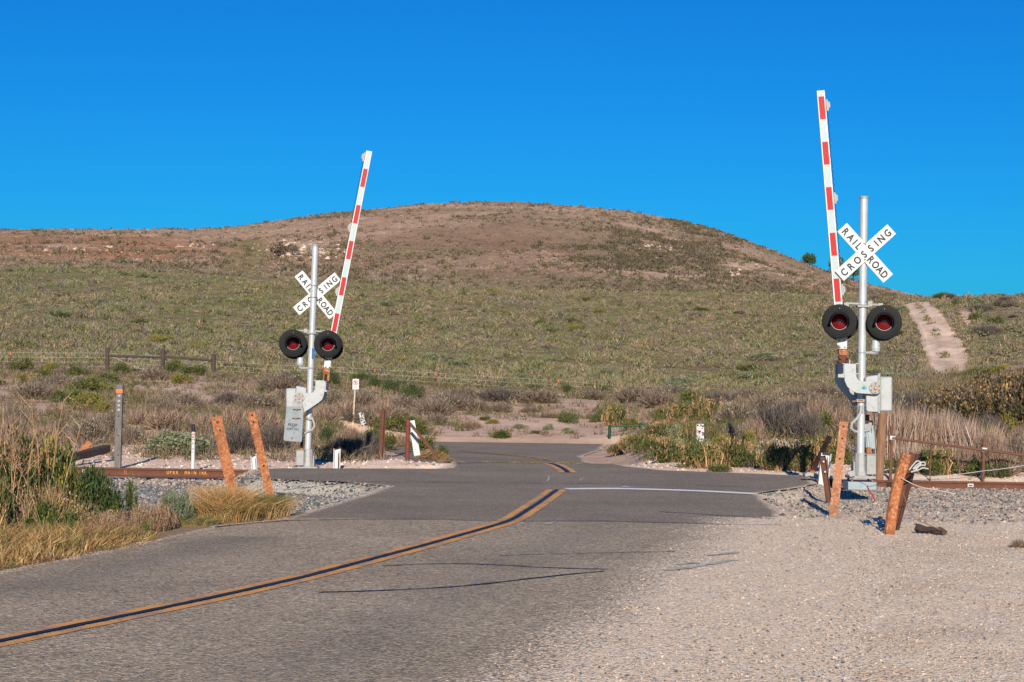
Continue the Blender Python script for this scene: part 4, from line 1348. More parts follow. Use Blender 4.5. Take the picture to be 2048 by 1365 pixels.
# old tie
def log(name, a, b_, r_, material, label, cat):
    o = Vector(a); v = Vector(b_) - o
    mb = MB(); t, s, f = post_frame(o, Vector(b_), 25)
    k = 8; vs = []; rr = random.Random(5)
    pr = [(-r_, -r_ * .8), (r_, -r_ * .8), (r_ * 1.02, r_ * .8), (-r_, r_ * .85)]
    for i in range(k + 1):
        j = 1 - .25 * max(0, i / k - .6)
        vs += [v * (i / k) + s * (q * j + rr.uniform(-.012, .012)) + f * (z * j + rr.uniform(-.012, .012)) for q, z in pr]
    fs = [(i * 4 + j, i * 4 + (j + 1) % 4, (i + 1) * 4 + (j + 1) % 4, (i + 1) * 4 + j) for i in range(k) for j in range(4)] + [(3, 2, 1, 0), tuple(range(k * 4, k * 4 + 4))]
    mb.add(vs, fs)
    ob = mb.build(name, material, None, .012, loc=o); tag(ob, label, cat); return ob


log('old_timber', P(124, 920, 39.2), P(216, 897, 41.6), .09, WOODT, 'dark old railway timber lying on the pink sand beyond the track', 'timber')
log('old_timber', G(1832, 1056), G(1890, 1063) + Vector((0, 0, -.01)), .045, WOODT, 'small dark broken timber by the foot of the largest rail post', 'timber')
post('rust_plate', (165, 900), (180, 884), 41.2, [(-.06, 0), (.06, 0), (.05, .012), (-.05, .012)], 0, RUST_O, 'orange rusty metal scrap sticking up behind the old timber', 'scrap', bury=.15)

# no parking sign
d = 66.; o_ = hit(707, 846); d = o_.y; o_ = P(706.5, 846, d)
tt = thing('no_parking_sign', 'small white no parking sign on a pale pole before the brush', 'sign', o_)
def LS(x, y, dy=0.): return P(x, y, d + dy) - o_
mb = MB(); mb.tube([LS(706, 850), LS(711.2, 757)], .035, 10); mb.build('pole', mat('pale_pole', (.50, .42, .34), .7, 0, .1, 6), tt)
mb = MB(); shape(mb, LS, [(705.5, 758), (718, 758), (718, 779), (705, 779)], -.06, -.045); pn = mb.build('sign_panel', WHITE, tt, .004)
mb = MB(); c = LS(711.7, 765.2) + Vector((0, -.064, 0)); s_ = 1 / (F / d)
n_ = 28; ro, ri = 5.0 * s_, 4.0 * s_
vs = [c + Vector((r_ * math.cos(2 * math.pi * j / n_), 0, r_ * math.sin(2 * math.pi * j / n_))) for r_ in (ro, ri) for j in range(n_)]
mb.add(vs, [(j, (j + 1) % n_, n_ + (j + 1) % n_, n_ + j) for j in range(n_)])
a = R(-45); dv_ = Vector((math.cos(a), 0, math.sin(a))); nv_ = Vector((-dv_.z, 0, dv_.x))
c2 = c + Vector((0, -.002, 0)); mb.add([c2 - dv_ * ri - nv_ * s_ * .5, c2 + dv_ * ri - nv_ * s_ * .5, c2 + dv_ * ri + nv_ * s_ * .5, c2 - dv_ * ri + nv_ * s_ * .5], [(0, 1, 2, 3)])
for tx, y, h in (('ANY', 772.6, 1.6), ('TIME', 775.6, 1.6)): put_text(mb, tx, LS(711.6, y) + Vector((0, -.064, 0)), Vector((1, 0, 0)), Vector((0, 0, 1)), h * s_, 1.5 * s_, .8)
mb.build('prohibition_ring', REDP, pn, smooth=False)
mb = MB(); put_glyph(mb, 'P', c + Vector((0, .001, 0)), Vector((1, 0, 0)), Vector((0, 0, 1)), 5.6 * s_, 1.0); mb.build('lettering', BLACK, pn)

# small leaning marker plate with dark marks, left
def marker(px0, py0, px1, py1, wpx, label, seed, cols):
    q = hit((px0 + px1) / 2 + 3, py1 + 6); d_ = q.y - .1
    o0 = P(px1, py1, d_); tt = thing('marker_plate', label, 'marker', o0)
    s_ = d_ / F; top = P(px0, py0, d_) - o0; ax_ = top.normalized(); rt = ax_.cross(Vector((0, 1, 0))).normalized(); rt = rt if rt.x > 0 else -rt
    w_ = wpx * s_ / 2; ln = top.length
    mb = MB(); out = []
    for x, z in rrect(-w_, 0, w_, ln, min(w_ * .3, .02), 3): out.append(rt * x + ax_ * z)
    mb.prism(out, Vector((0, .006, 0))); pl = mb.build('panel', WPAINT, tt, .0)
    mb = MB(); mb.tube([ax_ * -.45 + Vector((0, .03, 0)), ax_ * (ln * .9) + Vector((0, .03, 0))], .022, 8); mb.build('pole', GALV, tt)
    rr = random.Random(seed); mb = MB()
    for _ in range(44):
        c = rt * rr.uniform(-.85, .85) * w_ + ax_ * rr.uniform(.04, .97) * ln + Vector((0, -.002 - .0001 * _, 0))
        mi = rr.choices(range(len(cols)), [k for _c, k in cols])[0]
        a, b_ = rr.uniform(.08, .36) * w_, rr.uniform(.08, .34) * w_
        if rr.random() < .5: disc(mb, c, a, b_, mi, 10)
        else: mb.prism([c + rt * x + ax_ * z for x, z in ((-a, -b_), (a, -b_ * .6), (a * .8, b_), (-a * .7, b_ * .7))], Vector((0, .001, 0)), mi)
    mb.build('sticker', [c for c, k in cols], pl, smooth=False)
    return tt


marker(721.5, 825, 727, 849, 9.5, 'narrow white leaning marker plate with dark scribbles below the no parking sign', 3, [(BLACK, 8), (GALV, 2)])
marker(1400.5, 848, 1400.5, 891, 14.6, 'upright white marker plate covered in stickers among green bushes', 8, [(BLACK, 5), (CAST, 4), (TAPEG, 3), (CYAN, 1.5), (ORANGE, .6), (REDP, .5), (BOLTD, 2), (WHITE, 3)])

# green gate
d = hit(1219, 884).y; o_ = P(1219, 884, d); tt = thing('green_gate', 'dark green pipe barrier gate at the roadside beyond the crossing', 'gate', o_)
def LG(x, y, dy=0.): return P(x, y, d + dy) - o_
for pth, r_ in (([(1218.5, 890), (1219.5, 851)], .06), ([(1281, 876), (1281.5, 846)], .065)):
    mb = MB(); mb.tube([LG(*pth[0]), LG(*pth[1])], r_, 14); mb.build('gate_post', GREEN, tt)
for pth, r_ in (([(1219, 852.5), (1300, 852)], .034), ([(1282, 848), (1303, 847)], .04)):
    mb = MB(); mb.tube([LG(*pth[0]), LG(*pth[1])], r_, 10); mb.build('gate_rail', GREEN, tt)

# rusty pipe fence, right
o_ = P(1780, 962, 36.6); tt = thing('pipe_fence', 'dark rusty pipe fence with white clamps and wires beyond the track', 'fence', o_)
d = 36.6
def LF(x, y, dy=0.): return P(x, y, d + dy) - o_
for a, b_ in (((1780.5, 966), (1783.5, 852)), ((1965.5, 972), (1968.5, 877)), ((2150, 985), (2153, 902))):
    mb = MB(); mb.tube([LF(*a), LF(*b_)], .032, 12); pp = mb.build('post', PIPER, tt)
mb = MB(); mb.tube([LF(1859.5, 968), LF(1863, 871)], .016, 8); mb.build('stake', PIPER, tt)
mb = MB(); mb.tube([LF(1784, 876, -.06), LF(1966, 900, -.06), LF(2153, 923, -.06)], .026, 12); mb.build('top_rail', PIPER, tt)
for x, y in ((1784, 876), (1968, 899.5)):
    mb = MB(); c = LF(x, y, -.03); mb.tube([c + Vector((-.05, 0, .005)), c + Vector((.05, 0, -.004))], .048, 12); mb.build('rail_clamp', WPAINT, tt)
def wire(parent, L_, pts, r_=.004, m_=None, sag=0.):
    mb = MB(); q = [L_(*p) for p in pts]; fine = []
    for a, b_ in zip(q[:-1], q[1:]):
        for i in range(8): k = i / 8; fine.append(a.lerp(b_, k) - Vector((0, 0, sag * 4 * k * (1 - k))))
    fine.append(q[-1]); mb.tube(fine, r_, 5); return mb.build('wire', m_ or WIRE, parent)
wire(tt, LF, [(1745, 940), (1765, 941), (1788, 936)], .008, WIRE)
wire(tt, LF, [(1790, 960, -.1), (1870, 953, -.05), (1965, 942, -.04), (2060, 929, -.04)], .007, GALV, .01)
wire(tt, LF, [(1969, 884), (2060, 893)], .005, RWIRE, .0)

# loose wires
def loose(name, pts, d, r_, m_, label, cat='wire'):
    o0 = P(*pts[0], d); mb = MB(); q = [P(*p, d) - o0 for p in pts]
    fine = [q[0]]
    for i in range(len(q) - 1):
        a, b_, c_, e_ = q[max(i - 1, 0)], q[i], q[i + 1], q[min(i + 2, len(q) - 1)]
        for k in range(1, 7):
            t = k / 6; fine.append(.5 * ((2 * b_) + (c_ - a) * t + (2 * a - 5 * b_ + 4 * c_ - e_) * t * t + (3 * b_ - a - 3 * c_ + e_) * t ** 3))
    mb.tube(fine, r_, 6); ob = mb.build(name, m_, None, loc=o0); tag(ob, label, cat); return ob


loose('loose_wire', [(1802, 955), (1812, 961), (1830, 970), (1850, 976), (1880, 981), (1910, 988)], 22.9, .006, WIRE, 'pale wire running right from the largest bent rail post')
q0 = G(1893, 1066); 
o0 = P(1806, 985, 22.9)
mb = MB(); mb.tube([Vector((0, 0, 0))] + [P(x, y, dd) - o0 for x, y, dd in ((1811, 1000, 22.9), (1817, 1020, 22.9), (1826, 1035, 22.9), (1840, 1043, 22.95), (1862, 1051, 23.0), (1882, 1060, 23.0))] + [q0 - o0], .005, 6)
ob = mb.build('loose_wire', RWIRE, None, loc=o0); tag(ob, 'rusty brown wire curving from the largest rail post down to the gravel', 'wire')
loose('loose_wire', [(1786, 958), (1765, 965), (1745, 972), (1737, 972), (1728, 968), (1712, 960)], 27.5, .004, BLACK, 'thin dark wire hanging in front of the right signal foundation')
loose('red_wire', [(1734, 972), (1740, 984), (1746, 993), (1751, 1003)], 27.6, .012, REDWIRE, 'dark red cable end dangling in front of the right signal foundation', 'cable')
rr = random.Random(4)
loose('wire_bundle', [(1818, 940), (1826, 930), (1834, 922), (1842, 926), (1834, 934), (1826, 938), (1836, 928), (1848, 924), (1850, 930), (1840, 931), (1830, 941), (1822, 944), (1836, 940), (1846, 936), (1857, 938)], 23.3, .009, GALV, 'tangled grey wire bundle on top of the thin rail post')
mb = MB(); o0 = G(1622, 962); shape(mb, lambda x, y, dy=0.: P(x, y, 34.0 + dy) - o0, [(1609, 949), (1616, 944), (1630, 946), (1641, 951), (1655, 950), (1670, 953), (1640, 957), (1620, 952), (1611, 954)], 0, .25)
ob = mb.build('plastic_scrap', CAST, None, .01, loc=o0); tag(ob, 'crumpled pale grey scrap lying on the ground behind the white right guard post', 'scrap')

# ------------------------------------------------------------------ wire fence along the scrub
fb = hit(215, 744); tt = thing('wire_fence', 'long ranch fence with three brown wooden posts and orange tipped steel stakes', 'fence', fb)
def fdep(px): return float(np.interp(px, [-200, 215, 430, 1000, 1500], [100, 99, 99.5, 101, 104]))
def FP(px, py, dd=0.): return P(px, py, fdep(px) + dd) - fb
for x, y0, y1, r_ in ((214.5, 745, 695, .115), (325.5, 748, 699, .13), (427, 752, 708, .125)):
    mb = MB(); mb.tube([FP(x, y0 + 6), FP(x + .5, y1)], r_, 12); mb.build('wooden_post', WOODD, tt, .01)
for a, b_ in (((217, 712), (324, 714)), ((328, 713), (426, 721))):
    mb = MB(); mb.tube([FP(*a), FP(*b_)], .07, 10); mb.build('brace_rail', WOODD, tt, .01)
for x, y0, y1 in ((263, 738, 709), (377, 742, 716)):
    mb = MB(); mb.tube([FP(x + 1, y0), FP(x - 1, y1)], .045, 8); mb.build('stay', WOODG, tt)
wire(tt, FP, [(217, 711), (308, 748)], .012); wire(tt, FP, [(330, 748), (425, 720)], .012)
stk = [(-90, 702), (21, 703), (132, 704), (535.5, 725), (645, 730), (750, 737), (872, 743.5), (995, 751), (1117, 758), (1244, 770), (1376, 773), (1415, 776)]
for x, y in stk:
    k = 1. if x < 1200 else .8
    mb = MB(); mb.tube([FP(x, y + 32 * k), FP(x, y + 7)], .030, 6); st = mb.build('steel_stake', RUST_D, tt)
    mb = MB(); mb.tube([FP(x, y + 8 * k), FP(x, y)], .030, 6); mb.build('orange_tip', ORANGE, st)
tops = [(-200, 703), (21, 705), (132, 706), (214, 706), (326, 713), (427, 722), (535, 729), (645, 733), (750, 739), (872, 746), (995, 754), (1117, 761), (1244, 772), (1376, 775), (1440, 778)]
for off in (0, 9, 18, 27):
    wire(tt, FP, [(x, y + off * (1 if x < 1150 else .7), -.05) for x, y in tops], .006, WIRE)
# ------------------------------------------------------------------ plants
def unit(v): return v / np.maximum(np.linalg.norm(v, axis=-1, keepdims=True), 1e-9)


def pick(cols, n, var=.22):
    cols = np.asarray(cols, float)
    c = cols[rng.integers(0, len(cols), n)]
    return np.clip(c * (1 + var * (rng.random((n, 1)) - .5) * 2), 0, 1)


def strips(p0, p1, p2, w):
    """thin bent twig: two triangles then a tip"""
    n = len(p0)
    d = unit(p2 - p0); s = unit(np.cross(d, unit(rng.normal(size=(n, 3))))) * np.asarray(w).reshape(-1, 1) / 2
    a, b = p0 - s, p0 + s; c, e = p1 - s * .75, p1 + s * .75
    return np.concatenate([np.stack([a, b, e], 1), np.stack([a, e, c], 1), np.stack([c, e, p2], 1)])


def twigs(n, H=1., w=.02, up=.5, cols=((.22, .18, .15),), base=.25, sub=1.):
    ph = rng.random(n) * 2 * np.pi; u = rng.random(n) ** .7
    tip = np.stack([np.cos(ph) * u, np.sin(ph) * u, H * np.sqrt(np.clip(1 - u ** 2 * (1 - .1), 0, 1)) * (.55 + .45 * rng.random(n))], 1)
    b = np.stack([np.cos(ph) * base * rng.random(n), np.sin(ph) * base * rng.random(n), np.zeros(n)], 1) + tip * rng.random((n, 1)) ** 2 * .6 * sub
    tip[:, :2] = b[:, :2] + (tip[:, :2] - b[:, :2]) * (1 - up * .5) + rng.normal(size=(n, 2)) * .08
    mid = (b + tip) / 2 + rng.normal(size=(n, 3)) * .07
    V = strips(b, mid, tip, w * (.6 + .8 * rng.random(n)))
    c = pick(cols, n); return V, np.concatenate([c, c, c])


def leaf(cen, dirv, ln, wd):
    n = len(cen)
    s = unit(np.cross(dirv, unit(rng.normal(size=(n, 3))))) * np.asarray(wd).reshape(-1, 1) / 2
    l = dirv * np.asarray(ln).reshape(-1, 1)
    a = cen; m = cen + l * .5; t = cen + l
    return np.concatenate([np.stack([a, m + s, t], 1), np.stack([a, t, m - s], 1)])


def crown(n, nb=14, blob=.38, size=.09, cols=((.08, .11, .03),), upb=.7, lo=.05, asp=.4, top=1.):
    ph = rng.random(nb) * 2 * np.pi; u = np.sqrt(rng.random(nb)) * .72
    cz = lo + (top - .3) * (1 - u ** 2) * (.45 + .55 * rng.random(nb))
    cen = np.stack([np.cos(ph) * u, np.sin(ph) * u, cz], 1)
    bs = blob * (.6 + .8 * rng.random(nb))
    bc = pick(cols, nb, .25)
    i = rng.integers(0, nb, n)
    q = unit(rng.normal(size=(n, 3))) * (rng.random((n, 1)) ** .45)
    p = cen[i] + q * bs[i][:, None]
    p[:, 2] = np.abs(p[:, 2])
    d = unit(q * .8 + rng.normal(size=(n, 3)) * .5 + np.array([0, 0, upb]))
    V = leaf(p, d, size * (.6 + .8 * rng.random(n)), size * asp * (.7 + .6 * rng.random(n)))
    c = bc[i] * (1 + .35 * (rng.random((n, 1)) - .5) * 2)
    return V, np.concatenate([c, c])


def blades(n, Rr=1., h=1., w=.03, lean=.5, cols=((.3, .22, .1),), bend=.3):
    ph = rng.random(n) * 2 * np.pi; u = np.sqrt(rng.random(n)) * Rr
    b = np.stack([np.cos(ph) * u, np.sin(ph) * u, np.zeros(n)], 1)
    hh = h * (.5 + .5 * rng.random(n))
    ph2 = ph + rng.normal(size=n) * 1.4
    ln = lean * (rng.random(n) * .6 + .7 * u / max(Rr, 1e-6))
    dirh = np.stack([np.cos(ph2), np.sin(ph2), np.zeros(n)], 1)
    tip = b + dirh * (ln * hh)[:, None] * (1 + bend); tip[:, 2] = hh * (1 - .25 * np.minimum(ln, 1.5))
    mid = b + dirh * (ln * hh)[:, None] * .35; mid[:, 2] = hh * .55
    V = strips(b, mid, tip, w * (.6 + .8 * rng.random(n)))
    c = pick(cols, n, .3); return V, np.concatenate([c, c, c])


def cat(*vc): return np.concatenate([v for v, c in vc]), np.concatenate([c for v, c in vc])


GREY = ((.25, .19, .145), (.16, .12, .095), (.31, .24, .185), (.23, .16, .11), (.075, .056, .045))  # darkest tone here, in DGREY and TAN paints shade among the twigs
DGREY = ((.12, .098, .085), (.19, .155, .135), (.06, .048, .042))
TAN = ((.40, .265, .185), (.32, .205, .145), (.46, .325, .235), (.17, .11, .075))
GREENS = ((.065, .09, .024), (.10, .12, .03), (.04, .058, .018), (.14, .135, .035))
DGREEN = ((.045, .075, .028), (.06, .09, .03), (.08, .11, .035))
OLIVE = ((.22, .20, .045), (.17, .17, .045), (.26, .20, .06))
SAGE = ((.22, .24, .14), (.26, .27, .17), (.19, .20, .11))
PLUME = ((.44, .25, .12), (.36, .21, .11), (.50, .31, .16))
OAK = ((.08, .065, .025), (.12, .085, .035), (.05, .045, .018), (.16, .105, .045))
OAKTAN = ((.38, .22, .08), (.45, .28, .12))  # tan leaf specks scattered through the dark shrub
BROWN = ((.30, .19, .12), (.25, .15, .09), (.36, .24, .15))

KINDS = {
    'grey': (('dry_grey_bush', 'bush'), [('twigs', lambda: cat(twigs(1500, 1, .022, .3, GREY), crown(250, 10, .4, .10, ((.27, .25, .17), (.22, .20, .13)), .8)), TWIG)]),
    'dark': (('dark_bare_bush', 'bush'), [('twigs', lambda: twigs(1700, 1, .026, .2, DGREY), TWIG)]),
    'tan': (('dry_tan_bush', 'bush'), [('twigs', lambda: cat(twigs(1300, 1, .022, .4, TAN + GREY), twigs(350, 1.1, .02, .8, TAN)), TWIG)]),
    'green': (('green_bush', 'bush'), [('foliage', lambda: crown(1900, 16, .34, .12, GREENS, .8), FOL), ('stems', lambda: twigs(140, .9, .03, .3, DGREY), TWIG)]),
    'fennel': (('feathery_bush', 'bush'), [('foliage', lambda: crown(2400, 9, .36, .13, DGREEN, .5, .15, .16), FOL), ('stems', lambda: twigs(80, .8, .03, .3, GREENS), TWIG)]),
    'olive': (('yellow_green_bush', 'bush'), [('foliage', lambda: crown(1700, 14, .34, .12, OLIVE, .8), FOL), ('stems', lambda: twigs(120, .8, .03, .3, BROWN), TWIG)]),
    'sage': (('grey_green_bush', 'bush'), [('foliage', lambda: crown(3600, 40, .22, .085, SAGE, .5, .05, .7, 1.1), FOL), ('stems', lambda: twigs(100, .6, .02, .3, GREY), TWIG)]),
    'plume': (('seeding_bush', 'bush'), [('foliage', lambda: crown(2300, 20, .32, .12, GREENS + ((.09, .11, .04),), .9), FOL), ('seed_stalks', lambda: cat(twigs(200, 1.15, .03, .8, PLUME, .7, .8), crown(170, 40, .16, .10, PLUME, 1.2, .25, .35, 1.15)), TWIG)]),
    'reed': (('dry_reed_clump', 'reeds'), [('stalks', lambda: cat(blades(900, .95, 1.05, .022, .25, TAN + ((.44, .33, .27), (.50, .38, .31))), twigs(500, .9, .016, .5, GREY + TAN, .8)), TWIG)]),
    'oak': (('dark_leafy_shrub', 'shrub'), [('foliage', lambda: cat(crown(3600, 44, .22, .07, OAK, .4, .0, .65), crown(620, 44, .26, .055, OAKTAN, .4, .1, .7)), FOL), ('branches', lambda: twigs(800, .98, .016, .2, DGREY + ((.28, .24, .21),)), TWIG)]),
    'low': (('low_orange_plant', 'plant'), [('foliage', lambda: cat(crown(1500, 30, .2, .09, ((.38, .22, .09), (.30, .20, .08), (.24, .20, .07)), .8), twigs(250, .9, .02, .4, BROWN)), FOL)]),
}
PROTO = {}


def protos(kind):
    if kind not in PROTO:
        L_ = []
        for k in range(2):
            ms = []
            for pn, fn, m_ in KINDS[kind][1]:
                V, Cc = fn(); o = soup(pn, V, Cc, m_); ms.append((pn, o.data)); bpy.data.objects.remove(o)
            L_.append(ms)
        PROTO[kind] = L_
    return PROTO[kind]


def plant(kind, loc, sx, sz, label, group=None, rot=None):
    ms = protos(kind)[rng.integers(0, 2)]
    nm, ct = KINDS[kind][0]
    rz = rng.random() * 6.28 if rot is None else rot
    if len(ms) == 1:
        t = bpy.data.objects.new(nm, ms[0][1]); C.objects.link(t)
    else:
        t = bpy.data.objects.new(nm, None); C.objects.link(t); t.empty_display_size = .2
        for pn, me in ms:
            o = bpy.data.objects.new(pn, me); C.objects.link(o); o.parent = t
    t.location = loc; t.scale = (sx, sx, sz); t.rotation_euler = (0, 0, rz)
    return tag(t, label, ct, group)


REG = [(0, 600, 'on the sandy bank left of the left crossing signal', 'left bank'), (600, 1000, 'on the bank behind the no parking sign', 'middle bank'),
       (1000, 1235, 'on the bare bank across the road', 'bare bank'), (1235, 1720, 'on the mound beside the sticker covered plate', 'right mound'),
       (1720, 2400, 'beyond the rusty pipe fence', 'fence side')]
DESC = {'grey': 'dry grey twiggy bush', 'dark': 'dark bare branched bush', 'tan': 'dry pinkish tan bush', 'green': 'leafy green bush', 'fennel': 'rounded dark green feathery bush',
        'olive': 'yellowish green bush', 'sage': 'pale grey green low bush', 'plume': 'green bush with tan seed stalks', 'reed': 'clump of dry pinkish reeds', 'oak': 'dense dark brown green shrub', 'low': 'low orange brown plant'}


def region(px):
    for a, b, s, g in REG:
        if px < b: return s, g
    return REG[-1][2:]


def put(kind, px, py, wpx, hpx, label=None):
    q = hit(px, py); k = q.y / F
    if kind in ('grey', 'tan', 'dark') and label is None and float(bare_patch(np.array(q.x), np.array(q.y))) > .45: return
    s, g = region(px)
    grp = None if label else f'{DESC[kind]} group, {g}'
    plant(kind, (q.x, q.y + wpx * k * .25, float(TZ(q.x, q.y + wpx * k * .25)) - .05), wpx * k / 2, hpx * k * 1.02, label or f'{DESC[kind]} {s}', grp)


put('sage', 352, 911, 165, 52, 'wide pale grey green mat bush behind the pipeline marker')
put('fennel', 655, 888, 46, 40, 'rounded green feathery bush at the foot of the left crossing signal')
put('dark', 692, 918, 130, 52, 'dark tangled pile of dead branches beside the white left guard post')
for it in [('grey', 722, 872, 90, 44), ('tan', 700, 884, 80, 36), ('green', 755, 866, 56, 30), ('dark', 700, 866, 70, 36), ('tan', 745, 856, 80, 34), ('grey', 790, 846, 90, 40), ('green', 835, 872, 60, 30), ('grey', 870, 832, 110, 40),
    ('dark', 905, 812, 110, 36), ('grey', 950, 822, 90, 30), ('dark', 1000, 805, 110, 34), ('grey', 1080, 808, 120, 34), ('dark', 1150, 806, 110, 32), ('tan', 1210, 812, 90, 32), ('grey', 1270, 808, 110, 40), ('tan', 1100, 836, 60, 18), ('tan', 940, 858, 70, 20), ('sage', 1040, 858, 40, 12), ('tan', 1180, 862, 60, 18), ('tan', 1010, 846, 60, 18),
    ('grey', 1320, 815, 110, 44), ('green', 1390, 812, 80, 34), ('dark', 1440, 815, 100, 40), ('dark', 1690, 850, 100, 60)]: put(*it)
put('low', 862, 922, 86, 30, 'low orange brown plant under the sloping rusty bar')
put('low', 893, 925, 44, 16, 'small orange weed at the corner of the crossing pavement')
for it in [
    ('grey', 165, 888, 110, 62), ('grey', 60, 800, 120, 42), ('grey', 212, 868, 90, 50), ('dark', 165, 882, 60, 50), ('grey', 110, 880, 80, 45), ('grey', 20, 850, 90, 45),
    ('dark', 470, 908, 110, 66), ('dark', 540, 906, 100, 66), ('grey', 300, 762, 80, 30), ('grey', 480, 793, 150, 52), ('grey', 555, 785, 120, 45), ('grey', 425, 790, 110, 45), ('grey', 365, 815, 90, 35),
    ('grey', 150, 777, 70, 30), ('tan', 330, 862, 140, 50), ('tan', 270, 850, 80, 36), ('tan', 460, 862, 100, 55), ('tan', 80, 900, 110, 55), ('tan', 20, 890, 90, 70), ('tan', 410, 870, 90, 50),
    ('grey', 260, 890, 80, 45), ('grey', 410, 900, 70, 40), ('tan', 520, 870, 120, 60), ('grey', 580, 890, 90, 60), ('grey', 330, 830, 90, 34), ('dark', 455, 810, 80, 34), ('grey', 510, 820, 120, 44),
    ('green', 152, 757, 54, 28), ('green', 40, 745, 60, 30), ('green', 236, 748, 54, 24), ('green', 345, 748, 48, 30), ('olive', 180, 822, 96, 40), ('green', 120, 805, 56, 28), ('green', 88, 765, 50, 26),
    ('olive', 100, 748, 44, 26), ('green', 252, 777, 22, 16), ('green', 150, 810, 60, 36), ('olive', 205, 826, 50, 26), ('green', 260, 790, 26, 14), ('green', 440, 835, 40, 18), ('olive', 50, 765, 50, 22),
    ('fennel', 546, 770, 30, 20), ('fennel', 584, 768, 42, 24), ('fennel', 524, 786, 22, 14), ('green', 600, 770, 30, 18), ('fennel', 660, 770, 60, 30),
    ('fennel', 750, 777, 44, 22), ('fennel', 778, 787, 54, 28), ('fennel', 825, 802, 58, 34), ('fennel', 720, 768, 60, 24), ('fennel', 805, 775, 30, 16), ('olive', 708, 762, 40, 18),
    ('grey', 900, 822, 120, 42), ('grey', 980, 803, 80, 30), ('grey', 1002, 826, 60, 26), ('grey', 870, 850, 70, 30), ('tan', 760, 845, 110, 50), ('tan', 690, 850, 100, 50), ('tan', 650, 845, 80, 45),
    ('green', 787, 866, 70, 36), ('green', 770, 902, 56, 44), ('dark', 735, 912, 80, 60), ('green', 845, 902, 66, 36), ('green', 820, 852, 50, 22), ('grey', 850, 825, 80, 34), ('grey', 800, 822, 90, 36), ('green', 745, 885, 50, 36),
    ('grey', 720, 815, 90, 40), ('grey', 930, 800, 80, 30), ('grey', 660, 812, 80, 36), ('tan', 800, 895, 50, 34), ('green', 885, 912, 34, 26),
    ('fennel', 1132, 790, 44, 24), ('fennel', 1070, 785, 40, 16), ('green', 1135, 847, 52, 24), ('grey', 1040, 800, 100, 26), ('grey', 1120, 805, 90, 26), ('grey', 1185, 800, 80, 26), ('grey', 1060, 826, 50, 16),
    ('green', 1000, 878, 60, 20), ('green', 1070, 868, 26, 10), ('sage', 1098, 860, 26, 15), ('sage', 1135, 868, 34, 15), ('green', 970, 842, 30, 12), ('olive', 985, 848, 36, 12), ('green', 1208, 830, 30, 14),
    ('plume', 1228, 852, 66, 46), ('green', 1195, 846, 40, 20), ('plume', 1265, 860, 50, 26), ('grey', 1210, 806, 90, 30),
    ('plume', 1245, 908, 80, 26), ('plume', 1305, 896, 80, 30), ('plume', 1272, 900, 90, 34), ('green', 1312, 908, 90, 32), ('plume', 1335, 884, 90, 44), ('green', 1372, 908, 90, 44), ('plume', 1320, 872, 70, 30), ('plume', 1480, 930, 90, 50), ('plume', 1345, 925, 100, 52), ('plume', 1405, 938, 110, 58), ('plume', 1455, 934, 80, 60), ('green', 1335, 885, 90, 34), ('green', 1300, 888, 60, 24),
    ('sage', 1352, 880, 60, 34), ('sage', 1350, 918, 70, 46), ('green', 1500, 936, 80, 40), ('plume', 1555, 942, 100, 56), ('plume', 1605, 944, 70, 62), ('green', 1440, 946, 60, 22),
    ('plume', 1400, 850, 70, 56), ('plume', 1365, 842, 80, 40), ('plume', 1430, 830, 110, 34), ('fennel', 1425, 832, 22, 18), ('fennel', 1458, 838, 28, 22), ('green', 1420, 852, 30, 20), ('plume', 1380, 880, 50, 40),
    ('grey', 1480, 850, 120, 56), ('dark', 1560, 876, 150, 80), ('dark', 1620, 880, 90, 66), ('grey', 1540, 826, 120, 46), ('tan', 1640, 858, 110, 66), ('tan', 1590, 835, 120, 50), ('grey', 1470, 895, 80, 60), ('olive', 1450, 900, 60, 40),
    ('grey', 1600, 806, 120, 36), ('grey', 1500, 800, 100, 30), ('olive', 1500, 906, 40, 52), ('green', 1660, 866, 60, 46), ('grey', 1660, 800, 110, 40), ('tan', 1690, 880, 70, 80), ('green', 1690, 930, 60, 50), ('plume', 1650, 925, 80, 60),
    ('tan', 1510, 880, 80, 50), ('grey', 1345, 796, 110, 30), ('green', 1325, 850, 50, 26), ('plume', 1330, 845, 60, 34),
    ('reed', 1800, 930, 120, 130), ('reed', 1850, 925, 120, 122), ('reed', 1900, 930, 120, 116), ('reed', 1950, 935, 120, 104), ('tan', 1760, 890, 120, 100), ('grey', 1725, 850, 110, 66), ('grey', 1775, 850, 120, 70), ('dark', 1590, 850, 110, 60), ('grey', 1640, 835, 120, 56), ('tan', 1990, 940, 110, 90), ('reed', 1770, 920, 80, 100), ('reed', 1830, 945, 90, 70),
    ('plume', 1880, 950, 110, 56), ('green', 1870, 952, 60, 40), ('tan', 1930, 950, 90, 70), ('tan', 2010, 955, 100, 70), ('green', 2000, 958, 60, 40), ('grey', 2040, 945, 90, 90), ('olive', 2035, 865, 80, 52), ('green', 1975, 875, 46, 34), ('green', 1790, 948, 50, 40), ('green', 1740, 945, 40, 44),
    ('grey', 1990, 870, 60, 36), ('tan', 2060, 900, 90, 60), ('green', 1965, 955, 70, 40),
]: put(*it)
for k, it in enumerate([('dark', 1800, 838, 110, 64), ('dark', 1835, 846, 110, 76), ('oak', 1845, 836, 130, 62), ('oak', 1890, 852, 130, 84), ('oak', 1950, 858, 150, 104), ('oak', 2005, 850, 130, 110), ('oak', 2070, 866, 170, 134), ('oak', 1925, 806, 130, 46), ('oak', 1985, 800, 140, 62), ('oak', 2045, 800, 120, 70), ('dark', 1900, 866, 120, 50), ('dark', 1985, 872, 90, 50)]): put(*it)
